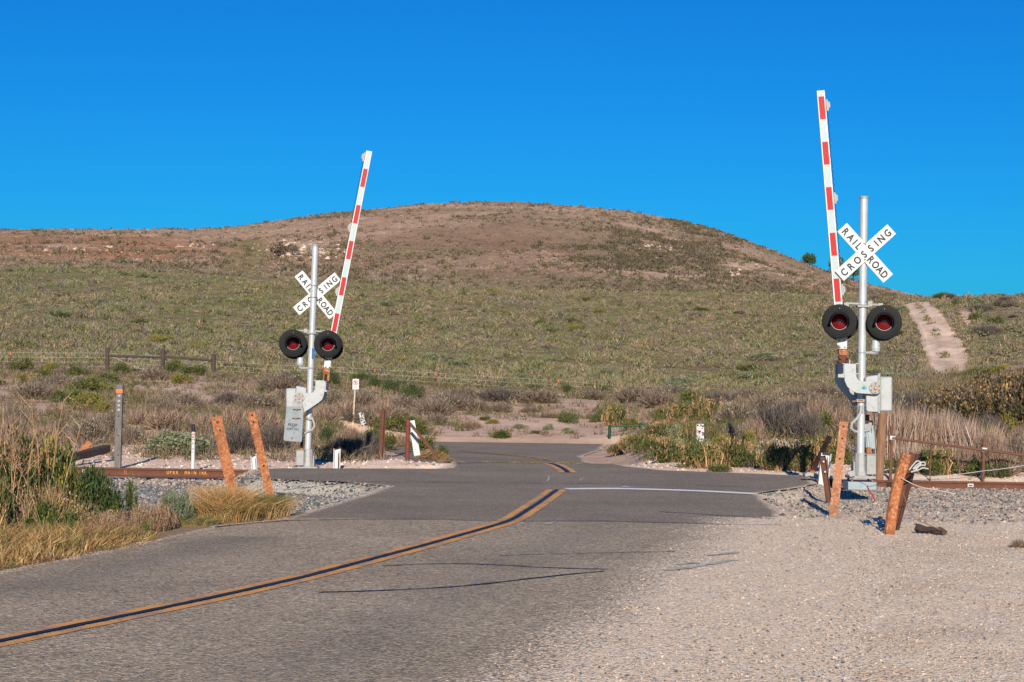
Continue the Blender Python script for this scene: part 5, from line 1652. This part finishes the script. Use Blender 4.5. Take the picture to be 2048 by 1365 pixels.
# accents on the scrub slope
for kind, px, py, w_, h_, lb in (
    ('olive', 402, 706, 40, 20, 'yellow green bush on the slope above the brown fence posts'), ('olive', 800, 730, 44, 18, 'yellow green bush on the slope above the stake fence'),
    ('olive', 985, 589, 34, 14, 'small rusty green bush near the crest of the slope'), ('green', 1213, 760, 44, 22, 'dark green bush on the slope above the green gate'),
    ('olive', 1428, 762, 34, 14, 'bright yellow green bush on the slope above the sticker plate'), ('olive', 1442, 776, 34, 10, 'lower flat yellow green bush on the slope above the sticker plate')):
    put(kind, px, py, w_, h_, lb)
for _ in range(46):
    px = rng.uniform(1740, 2090); d_ = rng.uniform(150, 232); x = (px - 1024) / F * d_
    if track_mask(np.array(x), np.array(d_ - 1.5)) or track_mask(np.array(x), np.array(d_)): continue
    kind = rng.choice(['grey', 'dark', 'green', 'sage'], p=[.4, .3, .2, .1]); r_ = rng.uniform(.6, 1.5)
    plant(kind, (x, d_, float(TZ(x, d_)) - .05), r_, r_ * rng.uniform(.6, .9), f'{DESC[kind]} on the right ridge beside the pale dirt track', f'{DESC[kind]} group, right ridge')
for _ in range(150):
    d_ = 106 + 160 * rng.random() ** .8; px = rng.uniform(-10, 1780); x = (px - 1024) / F * d_
    if float(fbm(x / 16, d_ / 24, 97)) < .42: continue
    kind = rng.choice(['grey', 'green', 'sage', 'olive', 'dark'], p=[.28, .16, .42, .04, .10]); r_ = rng.uniform(.6, 1.5)
    plant(kind, (x, d_, float(TZ(x, d_)) - .1), r_, r_ * rng.uniform(.45, .65), f'{DESC[kind]} standing out of the scrub on the wide green slope', f'{DESC[kind]} group, green slope')
# smaller fill-in bushes over the bank
for _ in range(190):
    px = rng.uniform(-20, 2070); d_ = rng.uniform(52, 104)
    if _ > 125: px = rng.uniform(-20, 640); d_ = rng.uniform(70, 99); x = (px - 1024) / F * d_
    if -.6 < x + 0 and x < road_r(d_) + 1.5 and d_ < 69: continue
    if 1180 < px < 1330 and d_ < 64: continue
    if 300 < px < 480 and 72 < d_ < 90 and rng.random() < .75: continue
    if 880 < px < 1240 and d_ < 80 and rng.random() < .7: continue
    if float(bare_patch(np.array(x), np.array(d_))) > .25: continue
    kind = rng.choice(['grey', 'tan', 'dark', 'green', 'olive', 'plume'], p=[.46, .22, .08, .11, .05, .08])
    s_, g_ = region(px)
    r_ = rng.uniform(.35, .95)
    plant(kind, (x, d_, float(TZ(x, d_)) - .04), r_, r_ * rng.uniform(.6, .95), f'{DESC[kind]} {s_}', f'{DESC[kind]} group, {g_}')


# ------------------------------------------------------------------ scatter of clumps as one object
def clumps(name, X, Y, rad, hgt, cols, k, wd, material, lift=0., spiky=.35):
    N = len(X); Z = TZ(X, Y) + lift if Y.max() < 300 else far_z(X, Y) + lift
    i = np.repeat(np.arange(N), k); n = N * k
    q = rng.normal(size=(n, 3)); q = unit(q) * rng.random((n, 1)) ** .4
    q[:, 2] = np.abs(q[:, 2])
    b = np.stack([X[i], Y[i], Z[i]], 1) + q * np.stack([rad[i], rad[i], hgt[i] * .75], 1)
    d = unit(q * np.array([.5, .5, .2]) + rng.normal(size=(n, 3)) * .42 + np.array([0, 0, .8]))
    ln = (hgt[i] * spiky * (.5 + rng.random(n)))[:, None]
    s = unit(np.cross(d, unit(rng.normal(size=(n, 3))))) * (wd[i] * (.6 + .8 * rng.random(n)))[:, None] / 2
    V = np.stack([b - s, b + s, b + d * ln], 1)
    c = cols[i] * (1 + .30 * (rng.random((n, 1)) - .5) * 2)
    o = soup(name, V, np.clip(c, 0, 1), material); o['kind'] = 'stuff'
    return o


def mixc(w_, cols):
    """w_ (N,k) weights -> one colour drawn per clump"""
    w_ = np.maximum(w_, 1e-6); w_ = w_ / w_.sum(1, keepdims=True)
    r = rng.random(len(w_))[:, None]; i = (np.cumsum(w_, 1) < r).sum(1).clip(0, len(cols) - 1)
    return np.asarray(cols)[i] * (1 + .18 * (rng.random((len(w_), 1)) - .5) * 2)


# green scrub slope
N = 32000
Y = rng.uniform(101, 282, N); X = (rng.uniform(-.36, .36, N)) * Y
u = 1024 + F * X / Y
ok = ~track_mask(X, Y) & ~((u > 1780) & (Y > 232)) & ~((np.exp(-((u - 1925) / 30) ** 2 - ((Y - 168) / 8) ** 2) + np.exp(-((u - 1905 + (Y - 150) * .2) / 22) ** 2 - ((Y - 158) / 14) ** 2) > .4) & (rng.random(len(X)) < .85)) & (rng.random(N) < 1 - .45 * sst(.58, .70, fbm(X / 7, Y / 14, 79)))
X, Y, u = X[ok], Y[ok], u[ok]; N = len(X)
n1 = fbm(X / 9, Y / 16, 71); n2 = fbm(X / 2.6, Y / 4, 72); n3 = fbm(X / 22, Y / 30, 73)
right = sst(1560, 1850, u); leftg = sst(700, 250, u) * sst(150, 230, Y)
cols = .95 * mixc(np.stack([.62 + 1.2 * (n1 - .5) - .35 * right, .35 + .3 * leftg, .5 + 1.6 * (.5 - n1) - .25 * leftg, .22 + .8 * right * n3 + .5 * sst(.55, .7, n3), .10 + .05 * right], 1),
            ((.20, .19, .08), (.23, .225, .12), (.32, .235, .145), (.235, .19, .145), (.105, .105, .04)))
hgt = .20 + .95 * sst(.35, .75, n2) * (.4 + .6 * rng.random(N)); rad = .30 + .75 * rng.random(N) ** 1.6
clumps('slope_scrub', X, Y, rad, hgt, cols, 34, .045 + .00035 * Y, GRASS, -.05, .32)
# grass creeping over the edges and the middle of the dirt track
N = 2000
Y = rng.uniform(TRY[0] - 1, TRY[-1] + 1, N); side = rng.choice([-1, 1, 0], N, p=[.47, .47, .06])
X = np.interp(Y, TRY, TRX) + side * np.interp(Y, TRY, TRH) * (1.04 + .13 * rng.normal(size=N)) + (side == 0) * rng.normal(0, .12, N)
ok = (side != 0) | (fbm(X / 2, Y / 5, 98) > .5); X, Y = X[ok], Y[ok]; N = len(X)
clumps('track_grass', X, Y, .22 + .4 * rng.random(N), .15 + .35 * rng.random(N), mixc(np.ones((N, 4)), ((.24, .20, .10), (.33, .24, .15), (.25, .20, .155), (.16, .15, .06))), 26, .05 + .0003 * Y, GRASS, .03, .4)
# bank grass and small dry plants
N = 13000
Y = rng.uniform(42.5, 106, N); X = rng.uniform(-.34, .34, N) * Y; u = 1024 + F * X / Y
n1 = fbm(X / 3, Y / 5, 74); n2 = fbm(X / 1.1, Y / 1.6, 75)
bare = np.exp(-((u - 1060) / 190) ** 2) * (Y < 86) + np.exp(-((u - 400) / 150) ** 2 - ((Y - 75) / 10) ** 2) * .6 + (Y < 47) * .5
ok = (in_road(X, Y, 1.2) < .01) & (rng.random(N) < (.25 + 1.3 * n1) * (1 - .62 * bare) * (1 - .93 * bare_patch(X, Y)))
X, Y, n2, n1 = X[ok], Y[ok], n2[ok], n1[ok]; N = len(X)
cols = mixc(np.stack([.5 + n1 * 0, .45 + n1 * 0, .22 + 1.2 * sst(.45, .65, n1), .3 + n1 * 0], 1), ((.28, .195, .13), (.20, .15, .11), (.115, .115, .04), (.165, .135, .075)))
clumps('bank_grass', X, Y, .14 + .30 * rng.random(N), .12 + .30 * n2, cols, 22, .016 + .00028 * Y, GRASS, -.03, .7)
# hill brush
N = 44000
Y = rng.uniform(345, 668, N); X = rng.uniform(-.36, .36, N) * Y; u = 1024 + F * X / Y
n1 = fbm(X / 14, Y / 20, 76); n2 = fbm(X / 60, Y / 60, 77)
gul = 2.2 * np.exp(-((u - 1320 - .30 * (Y - 500)) / 80) ** 2) * (Y < 640) + np.exp(-((u - 1500) / 240) ** 2) * (Y < 480) + .8 * np.exp(-((u - 600) / 130) ** 2) * (Y < 480) + .5 * np.exp(-((u - 420) / 90) ** 2) * (Y < 520) + .55 * sst(625, 655, Y) + .35 * sst(1550, 1700, u) + .5 * (1 - sst(360, 400, Y))
gul = gul - .8 * np.exp(-((u - 492 - .10 * (Y - 450)) / 42) ** 2)
ok = rng.random(N) < .10 + .55 * sst(.48, .66, n1) * sst(.42, .6, n2) + .85 * np.clip(gul, 0, 1.3) * sst(.36, .56, n1)
X, Y, n1 = X[ok], Y[ok], n1[ok]; N = len(X)
cols = mixc(np.ones((N, 4)) * np.array([.4, .3, .2, .15]), ((.13, .115, .06), (.16, .12, .09), (.10, .095, .04), (.21, .155, .105)))
rad = .28 + 1.0 * rng.random(N) ** 3
clumps('hill_scrub', X, Y, rad, rad * (.7 + .5 * rng.random(N)), cols, 16, .16 + .22 * rad, GRASS, -.1, .5)
N = 5200
Y = rng.uniform(400, 640, N); u = 1325 + .30 * (Y - 500) + rng.normal(0, 1, N) * (62 + 50 * (Y < 470)); X = (u - 1024) / F * Y
ok = fbm(X / 10, Y / 16, 89) > .50; X, Y = X[ok], Y[ok]; N = len(X)
rad = .4 + 1.1 * rng.random(N) ** 2
clumps('gully_scrub', X, Y, rad, rad * (.7 + .5 * rng.random(N)), mixc(np.ones((N, 3)), ((.13, .108, .062), (.16, .122, .09), (.105, .09, .045))), 18, .16 + .22 * rad, GRASS, -.1, .5)
N = 30000
Y = rng.uniform(345, 668, N); X = rng.uniform(-.36, .36, N) * Y
n1 = fbm(X / 5, Y / 8, 78); base = hill_col(X[:, None], Y[:, None])[:, 0]
cols = base * (1.0 + .5 * (rng.random((N, 1)) - .45))
rad = .3 + .4 * rng.random(N)
clumps('hill_grass', X, Y, rad, .25 + .3 * rng.random(N), cols, 7, .22 + 0 * Y, GRASS, -.06, .6)


# trees and single bushes on the hill
def tree(label, px, py, d, wpx, hpx, nlv, cols, lean=0., name='hill_tree', blobs=16):
    g = P(px, py, d); k = d / F; o = Vector((g.x, d, float(TZ(g.x, d)) if d < 300 else float(far_z(np.array(g.x), np.array(d)))))
    t = thing(name, label, 'tree', o)
    w_, h_ = wpx * k / 2, hpx * k
    mb = MB()
    top = Vector((lean * w_, 0, h_ * .55))
    mb.tube([Vector((0, 0, -.4)), top * .5, top], [w_ * .09, w_ * .06, w_ * .04], 8)
    rr = random.Random(px)
    for j in range(7):
        a = rr.uniform(0, 6.28); e = top * rr.uniform(.5, 1) + Vector((math.cos(a) * w_ * .6, math.sin(a) * w_ * .6, h_ * rr.uniform(.1, .35)))
        mb.tube([top * rr.uniform(.3, .7), (top * .6 + e) / 2, e], [w_ * .04, w_ * .03, w_ * .012], 6)
    mb.build('trunk', WOODD, t)
    V, Cc = crown(nlv, blobs, .36, .20, cols, .3, .25, .6)
    V = V * np.array([w_, w_, h_]) + np.array([lean * w_ * .6, 0, 0])
    soup('crown', V, Cc, FOL, t)
    return t


tree('round dark evergreen bush tree on the right shoulder of the hill', 1618, 538, 645, 30, 20, 1500, DGREEN, 0, 'hill_tree', 22)
tree('open dark tree on the hill edge just left of the right crossbuck', 1668, 551, 640, 40, 34, 420, GREENS, .2)
tree('sparse tree on the hill edge just behind the right crossbuck', 1708, 567, 630, 40, 38, 420, GREENS, -.2)
tree('large grey leafless looking tree below the pale rocks on the hill', 552, 541, 430, 44, 28, 900, GREY[:4], 0, 'grey_tree')
tree('smaller grey leafless looking tree beside the large grey one', 584, 541, 432, 32, 18, 600, GREY[:4], 0, 'grey_tree')


# pale rocks on the hill
def stones(name, X, Y, Z, r_, cols, flat=.7):
    N = len(X)
    base = np.array([(1, 0, 0), (-1, 0, 0), (0, 1, 0), (0, -1, 0), (0, 0, 1), (0, 0, -1)], float)
    f = np.array([(0, 2, 4), (2, 1, 4), (1, 3, 4), (3, 0, 4), (2, 0, 5), (1, 2, 5), (3, 1, 5), (0, 3, 5)])
    th = rng.random(N) * 6.28; cth, sth = np.cos(th), np.sin(th)
    v = base[None] * (.65 + .7 * rng.random((N, 6, 1))) + rng.normal(size=(N, 6, 3)) * .22
    v = v * np.array([1, 1, flat])
    vx = v[..., 0] * cth[:, None] - v[..., 1] * sth[:, None]; vy = v[..., 0] * sth[:, None] + v[..., 1] * cth[:, None]
    v = np.stack([vx, vy, v[..., 2]], -1) * r_[:, None, None] + np.stack([X, Y, Z], 1)[:, None, :]
    V = v[:, f].reshape(-1, 3, 3)
    o = soup(name, V, np.repeat(cols, 8, 0), STONE); o['kind'] = 'stuff'
    return o


px = np.concatenate([rng.normal(600, 48, 190), rng.normal(1325, 24, 60), rng.normal(180, 55, 30), rng.normal(1480, 30, 30), rng.normal(395, 20, 20)]); py = np.concatenate([rng.normal(500, 10, 190), rng.normal(492, 9, 60), rng.normal(501, 3, 30), rng.normal(545, 10, 30), rng.normal(492, 4, 20)])
q = np.array([hit(a, b) if 300 < b < 700 else Vector((0, 0, 0)) for a, b in zip(px, py)])
ok = q[:, 1] > 345; q = q[ok]
stones('pale_hill_rocks', q[:, 0], q[:, 1], far_z(q[:, 0], q[:, 1]) + .1, .25 + .75 * rng.random(len(q)) ** 3, np.array((.56, .43, .33)) * (.75 + .4 * rng.random((len(q), 1))), .6)

# ------------------------------------------------------------------ stones near the track
def near_scatter(n, x0, x1, y0, y1, keep):
    X = rng.uniform(x0, x1, n); Y = rng.uniform(y0, y1, n); m_ = keep(X, Y); return X[m_], Y[m_]


out_l = lambda X, Y: (X < road_l(Y) + .1)
PINK = np.array((.66, .50, .41)); BLUE = np.array((.20, .235, .25)); BEIGE = np.array((.62, .50, .40)); DARK = np.array((.11, .11, .115)); WHT = np.array((.74, .64, .56))


def stone_cols(n, w_):
    cs = np.array([PINK, BLUE, BEIGE, DARK, WHT]); w_ = np.array(w_); i = rng.choice(5, n, p=w_ / w_.sum())
    return cs[i] * (.42 + .30 * rng.random((n, 1)))


X, Y = near_scatter(30000, -12, -1.8, 25.2, 35.0, lambda X, Y: out_l(X, Y) & (fbm(X, Y, 81) > .25))
close = sst(32.6, 34.4, Y)
w1 = rng.random(len(X)) < close * .85
cols = np.where(w1[:, None], stone_cols(len(X), (6, .6, 1, .5, 3)), stone_cols(len(X), (1, 6, 1.6, 1.4, .5)))
stones('ballast_stones', X, Y, TZ(X, Y) + .012 + .05 * close * rng.random(len(X)), .014 + .026 * rng.random(len(X)) ** 1.5, cols)
X, Y = near_scatter(26000, 3.9, 12.5, 24.6, 35.0, lambda X, Y: (X > road_r(Y) - .02) & (fbm(X / 1.5, Y / 1.5, 82) > .3) & (rng.random(len(X)) < .25 + .75 * sst(26, 33, Y)))
cols = stone_cols(len(X), (3, 3.0, 5, 1.1, .7))
stones('ballast_stones', X, Y, TZ(X, Y) + .01, .008 + .026 * rng.random(len(X)) ** 2.4, cols)
X, Y = near_scatter(7000, -11, 11, 36.2, 46, lambda X, Y: (in_road(X, Y, .3) < .01))
stones('sand_stones', X, Y, TZ(X, Y) + .006, .012 + .04 * rng.random(len(X)) ** 3, stone_cols(len(X), (6, .7, 3, .3, 2)) * 1.45)
# grit over the gravel lot, spilling on to the asphalt
Y = 7.5 + 17.5 * rng.random(60000) ** 1.3; X = road_r(Y) - 1.6 + rng.random(60000) * (4.5 + .25 * Y)
ok = (X < .34 * Y + .5) & (rng.random(60000) < sst(-1.7, .3, X - road_r(Y)) ** 1.6)
X, Y = X[ok], Y[ok]
stones('gravel_stones', X, Y, np.where(X < road_r(Y) + 1.4, road_z(Y) + .002, TZ(X, Y)) + .002, .004 + .010 * rng.random(len(X)) ** 2.5, stone_cols(len(X), (5, .7, 8, .8, .8)) * 1.3)

# ------------------------------------------------------------------ roadside plants on the left
def single(name, label, ct, px, d, parts):
    x = P(px, 900, d).x; o = Vector((x, d, float(TZ(x, d)) - .02))
    if len(parts) == 1:
        pn, (V, Cc), m_ = parts[0]; ob = soup(name, V, Cc, m_, None, o); return tag(ob, label, ct)
    t = thing(name, label, ct, o)
    for pn, (V, Cc), m_ in parts: soup(pn, V, Cc, m_, t)
    return t


def sc3(vc, x, y, z, off=(0, 0, 0)): return vc[0] * np.array([x, y, z]) + np.array(off), vc[1]


LUSH = ((.06, .09, .02), (.09, .12, .028), (.035, .055, .016), (.14, .14, .035))
single('coyote_brush', 'tall dark green bush in the tall dry stalks at the left edge', 'bush', 26, 20.3,
       [('foliage', sc3(crown(5200, 40, .20, .075, LUSH + OLIVE[1:2] + BROWN[1:2], .9, .05, .4), .64, .45, 1.42), FOL), ('stems', sc3(twigs(460, 1.05, .014, .6, PLUME), .66, .5, 1.4), TWIG)])
single('coyote_brush', 'green bush with yellowing leaves hiding the left end of the rail', 'bush', 112, 23.5,
       [('foliage', sc3(crown(4200, 22, .26, .10, LUSH + ((.30, .24, .05), (.26, .22, .06)), .9, .05, .45), .40, .35, 1.18), FOL), ('stems', sc3(twigs(120, 1, .025, .6, DGREY), .3, .3, .9), TWIG)])
single('coyote_brush', 'dark green rounded bush beside the dry roadside grass, right of the tall stalks', 'bush', 180, 21.4,
       [('foliage', sc3(crown(6500, 26, .27, .085, DGREEN + LUSH, .9, .05, .4), .48, .42, .92), FOL), ('stems', sc3(twigs(140, 1, .02, .6, DGREY), .4, .4, .8), TWIG)])
single('coyote_brush', 'lower dark green bush in front of the tall stalks, above the golden grass', 'bush', 95, 19.9,
       [('foliage', sc3(crown(3000, 26, .22, .075, LUSH + OLIVE[1:2], .9, .05, .4), .46, .36, .72), FOL), ('stems', sc3(twigs(360, 1.05, .014, .6, PLUME), .48, .38, .78), TWIG)])
single('coyote_brush', 'green bush cut by the left picture edge beside the golden grass', 'bush', -25, 19.6,
       [('foliage', sc3(crown(3000, 26, .22, .075, LUSH + OLIVE[1:2], .9, .05, .4), .42, .36, .95), FOL), ('stems', sc3(twigs(360, 1.05, .014, .6, PLUME), .44, .38, 1.0), TWIG)])
single('brown_weeds', 'rusty brown weeds in front of the rounded dark green bush', 'weeds', 200, 20.4, [('stems', sc3(cat(twigs(900, 1, .014, .6, BROWN + ((.16, .10, .06),), .7), crown(800, 20, .25, .06, BROWN + OLIVE[:1], .9, .1, .5)), .45, .3, .42), TWIG)])
single('green_sprig', 'slim upright green sprig standing alone before the ballast', 'plant', 265, 22.3,
       [('foliage', sc3(crown(1500, 16, .30, .11, LUSH, 1.1, .2, .4), .10, .10, .66), FOL), ('stem', sc3(twigs(30, 1, .04, .8, BROWN), .06, .06, .6), TWIG)])
single('sagebrush', 'grey green upright sagebrush by the dry grass tuft', 'bush', 352, 22.6,
       [('foliage', sc3(crown(4200, 26, .22, .10, ((.16, .19, .11), (.12, .15, .08), (.20, .22, .14)), 1.0, .05, .25), .27, .25, .62), FOL), ('stems', sc3(twigs(80, 1, .02, .7, GREY), .25, .2, .6), TWIG)])
for px, d_, w_, h_, lb in ((300, 21.9, .30, .46, 'dry brown weeds under the slim green sprig'), (325, 22.2, .22, .40, 'dry brown weeds left of the sagebrush'), (235, 21.0, .34, .40, 'dry brown weeds at the foot of the rounded dark green bush')):
    single('brown_weeds', lb, 'weeds', px, d_, [('stems', sc3(cat(twigs(700, 1, .018, .7, BROWN, .7), crown(900, 20, .25, .06, BROWN, .9, .1, .5)), w_, w_, h_), TWIG)])
single('green_weed', 'small green weed low in the brown weeds', 'weed', 288, 21.3, [('foliage', sc3(crown(700, 9, .35, .14, LUSH, .9), .13, .12, .24), FOL)])
single('dead_sapling', 'bare pale dead sapling with thin branches before the lettered rail', 'plant', 379, 24.6, [('stems', sc3(cat(twigs(26, 1, .05, .9, ((.46, .33, .22),), .05), twigs(60, 1, .02, .5, ((.42, .30, .20),), .1)), .17, .15, .55), TWIG)])
single('grass_tuft', 'large tan grass tuft at the foot of the wide rusty rail post', 'grass tuft', 452, 23.3, [('blades', sc3(cat(blades(2200, .45, 1.05, .012, .65, ((.54, .32, .13), (.40, .24, .09), (.60, .38, .18))), blades(2600, .85, .7, .012, .6, ((.48, .28, .11), (.40, .23, .09), (.54, .34, .16), (.24, .16, .06), (.16, .13, .045))), blades(500, .8, .7, .014, .7, ((.20, .18, .05),))), .50, .42, .62), GRASS)])
single('grass_tuft', 'greener grass tuft at the foot of the narrower rusty rail post', 'grass tuft', 530, 23.9, [('blades', sc3(cat(blades(2400, .6, 1, .013, .7, ((.14, .16, .05), (.11, .14, .04), (.20, .19, .07))), blades(1500, .9, 1, .013, .9, ((.50, .33, .15), (.42, .28, .13)))), .36, .32, .46), GRASS)])
single('grass_tuft', 'small low green grass tuft at the road edge right of the sagebrush', 'grass tuft', 400, 22.7, [('blades', sc3(blades(1200, .9, 1, .02, .8, ((.16, .17, .05), (.32, .24, .11))), .25, .2, .2), GRASS)])
single('dry_weed', 'small dark brown dry weed at the far right edge of the gravel lot', 'weed', 2040, 21.3, [('stems', sc3(twigs(500, 1, .03, .3, BROWN + DGREY), .16, .14, .16), TWIG)])

# tall dry fennel stalks
o0 = Vector((P(60, 900, 20.6).x, 20.6, -.05)); tt = thing('fennel_plant', 'tall dry fennel stalks with green lower stems at the left edge', 'plant', o0)
rr = random.Random(9)
mg = mat('fennel_green_stem', (.13, .14, .06), .6, 0, .3, 3, None, 0, 0); md = mat('fennel_dry_stem', (.42, .24, .13), .8, 0, .2, 4, None, 0, 0)
mbg, mbd = MB(), MB()
V0, V1, V2, W_ = [], [], [], []
for k in range(24):
    bx, by = rr.uniform(-.60, .50), rr.uniform(-1.0, -.3)
    h = rr.uniform(.9, 1.72); tx, ty = bx + rr.uniform(-.38, .45), by + rr.uniform(-.15, .15)
    a = Vector((bx, by, 0)); e = Vector((tx, ty, h)); m1_ = a.lerp(e, .5) + Vector((rr.uniform(-.06, .06), 0, 0))
    mbg.tube([a, a.lerp(m1_, .6) + Vector((rr.uniform(-.03, .03), 0, 0)), m1_], [.007, .006, .005], 6); mbd.tube([m1_, m1_.lerp(e, .5) + Vector((rr.uniform(-.05, .05), 0, 0)), e], [.0055, .004, .002], 5)
    for j in range(9):
        q = m1_.lerp(e, rr.random()); aa = rr.uniform(0, 6.28); l_ = rr.uniform(.08, .26)
        z = q + Vector((math.cos(aa) * l_ * .7, math.sin(aa) * l_ * .7, l_ * .8)); V0.append(q); V1.append(q.lerp(z, .5) + Vector((0, 0, -.01))); V2.append(z); W_.append(.008)
        for i_ in range(5):
            y = z + Vector((rr.uniform(-.05, .05), rr.uniform(-.05, .05), rr.uniform(.0, .06))); V0.append(z); V1.append(z.lerp(y, .5)); V2.append(y); W_.append(.006)
mbg.build('green_stems', mg, tt); mbd.build('dry_stalks', md, tt)
V = strips(np.array(V0), np.array(V1), np.array(V2), np.array(W_)); soup('seed_heads', V, np.concatenate([pick(PLUME + BROWN, len(V0))] * 3), TWIG, tt)
single('brown_weeds', 'tangled dry brown weeds between the tall fennel stalks', 'weeds', 70, 20.0, [('stems', sc3(cat(twigs(900, 1, .010, .5, BROWN + ((.16, .10, .06),), .8), crown(900, 30, .25, .04, BROWN + OLIVE, .9, .1, .5)), .85, .3, .80), TWIG)])

# roadside dry grass, in tufts
VV, CC_ = [], []
for k in range(420):
    y = rng.uniform(13.6, 20.6); wv = rng.random() ** .9
    x = float(road_l(y)) - .05 - wv * float(np.interp(y, [13.6, 17.5, 20.6], [2.1, 1.5, .5]))
    hh = (.16 + .36 * min(1, wv * 2.2)) * rng.uniform(.55, 1.15) * float(np.interp(y, [17.5, 20.6], [1, .5]))
    r_ = rng.uniform(.07, .24)
    nb_ = int(60 + 80 * rng.random())
    gold = rng.random()
    cols = ((.62, .39, .17), (.52, .31, .13), (.68, .46, .23), (.36, .20, .085), (.16, .095, .04), (.24, .18, .06)) if gold < .8 else ((.26, .21, .08), (.40, .29, .12), (.20, .18, .06))
    V, c = blades(nb_, r_, hh, .0075, rng.uniform(.25, .75), cols)
    a = rng.normal(0, .22, 2); V = V.copy(); V[..., 0] += V[..., 2] * a[0]; V[..., 1] += V[..., 2] * a[1]
    VV.append(V + np.array([x, y, float(TZ(x, y)) - .01])); CC_.append(c * rng.uniform(.75, 1.15))
o = soup('roadside_dry_grass', np.concatenate(VV), np.concatenate(CC_), GRASS); o['kind'] = 'stuff'
# straw litter on the asphalt edge
N = 2000
Y = rng.uniform(13.5, 24, N); X = road_l(Y) + np.abs(rng.normal(0, .11, N)) - .06
th = rng.normal(.9, .8, N); l_ = .04 + .16 * rng.random(N) ** 2
b = np.stack([X, Y, road_z(Y) + .012 + .01 * rng.random(N)], 1); e = b + np.stack([np.cos(th) * l_, np.sin(th) * l_, .012 * rng.random(N)], 1)
s = np.stack([-np.sin(th), np.cos(th), 0 * th], 1) * .004
V = np.concatenate([np.stack([b - s, b + s, e], 1), np.stack([b - s, e, b + s], 1)]); cc2 = pick(((.46, .30, .20), (.40, .28, .16), (.24, .16, .11)), N)
o = soup('straw_litter', V[:N], cc2, GRASS); o['kind'] = 'stuff'
# weeds in the pavement joint
N = 230
X = rng.uniform(-1.2, 2.4, N); Y = 39.5 + rng.normal(0, .05, N)
ok = fbm(X / .4, Y * 0 + 2, 95) > .45; X, Y = X[ok], Y[ok]; N = len(X)
clumps('joint_weeds', X, Y, np.full(N, .04), .012 + .02 * rng.random(N), pick(((.20, .18, .06), (.30, .22, .09)), N), 12, np.full(N, .02), GRASS, .03, .8)
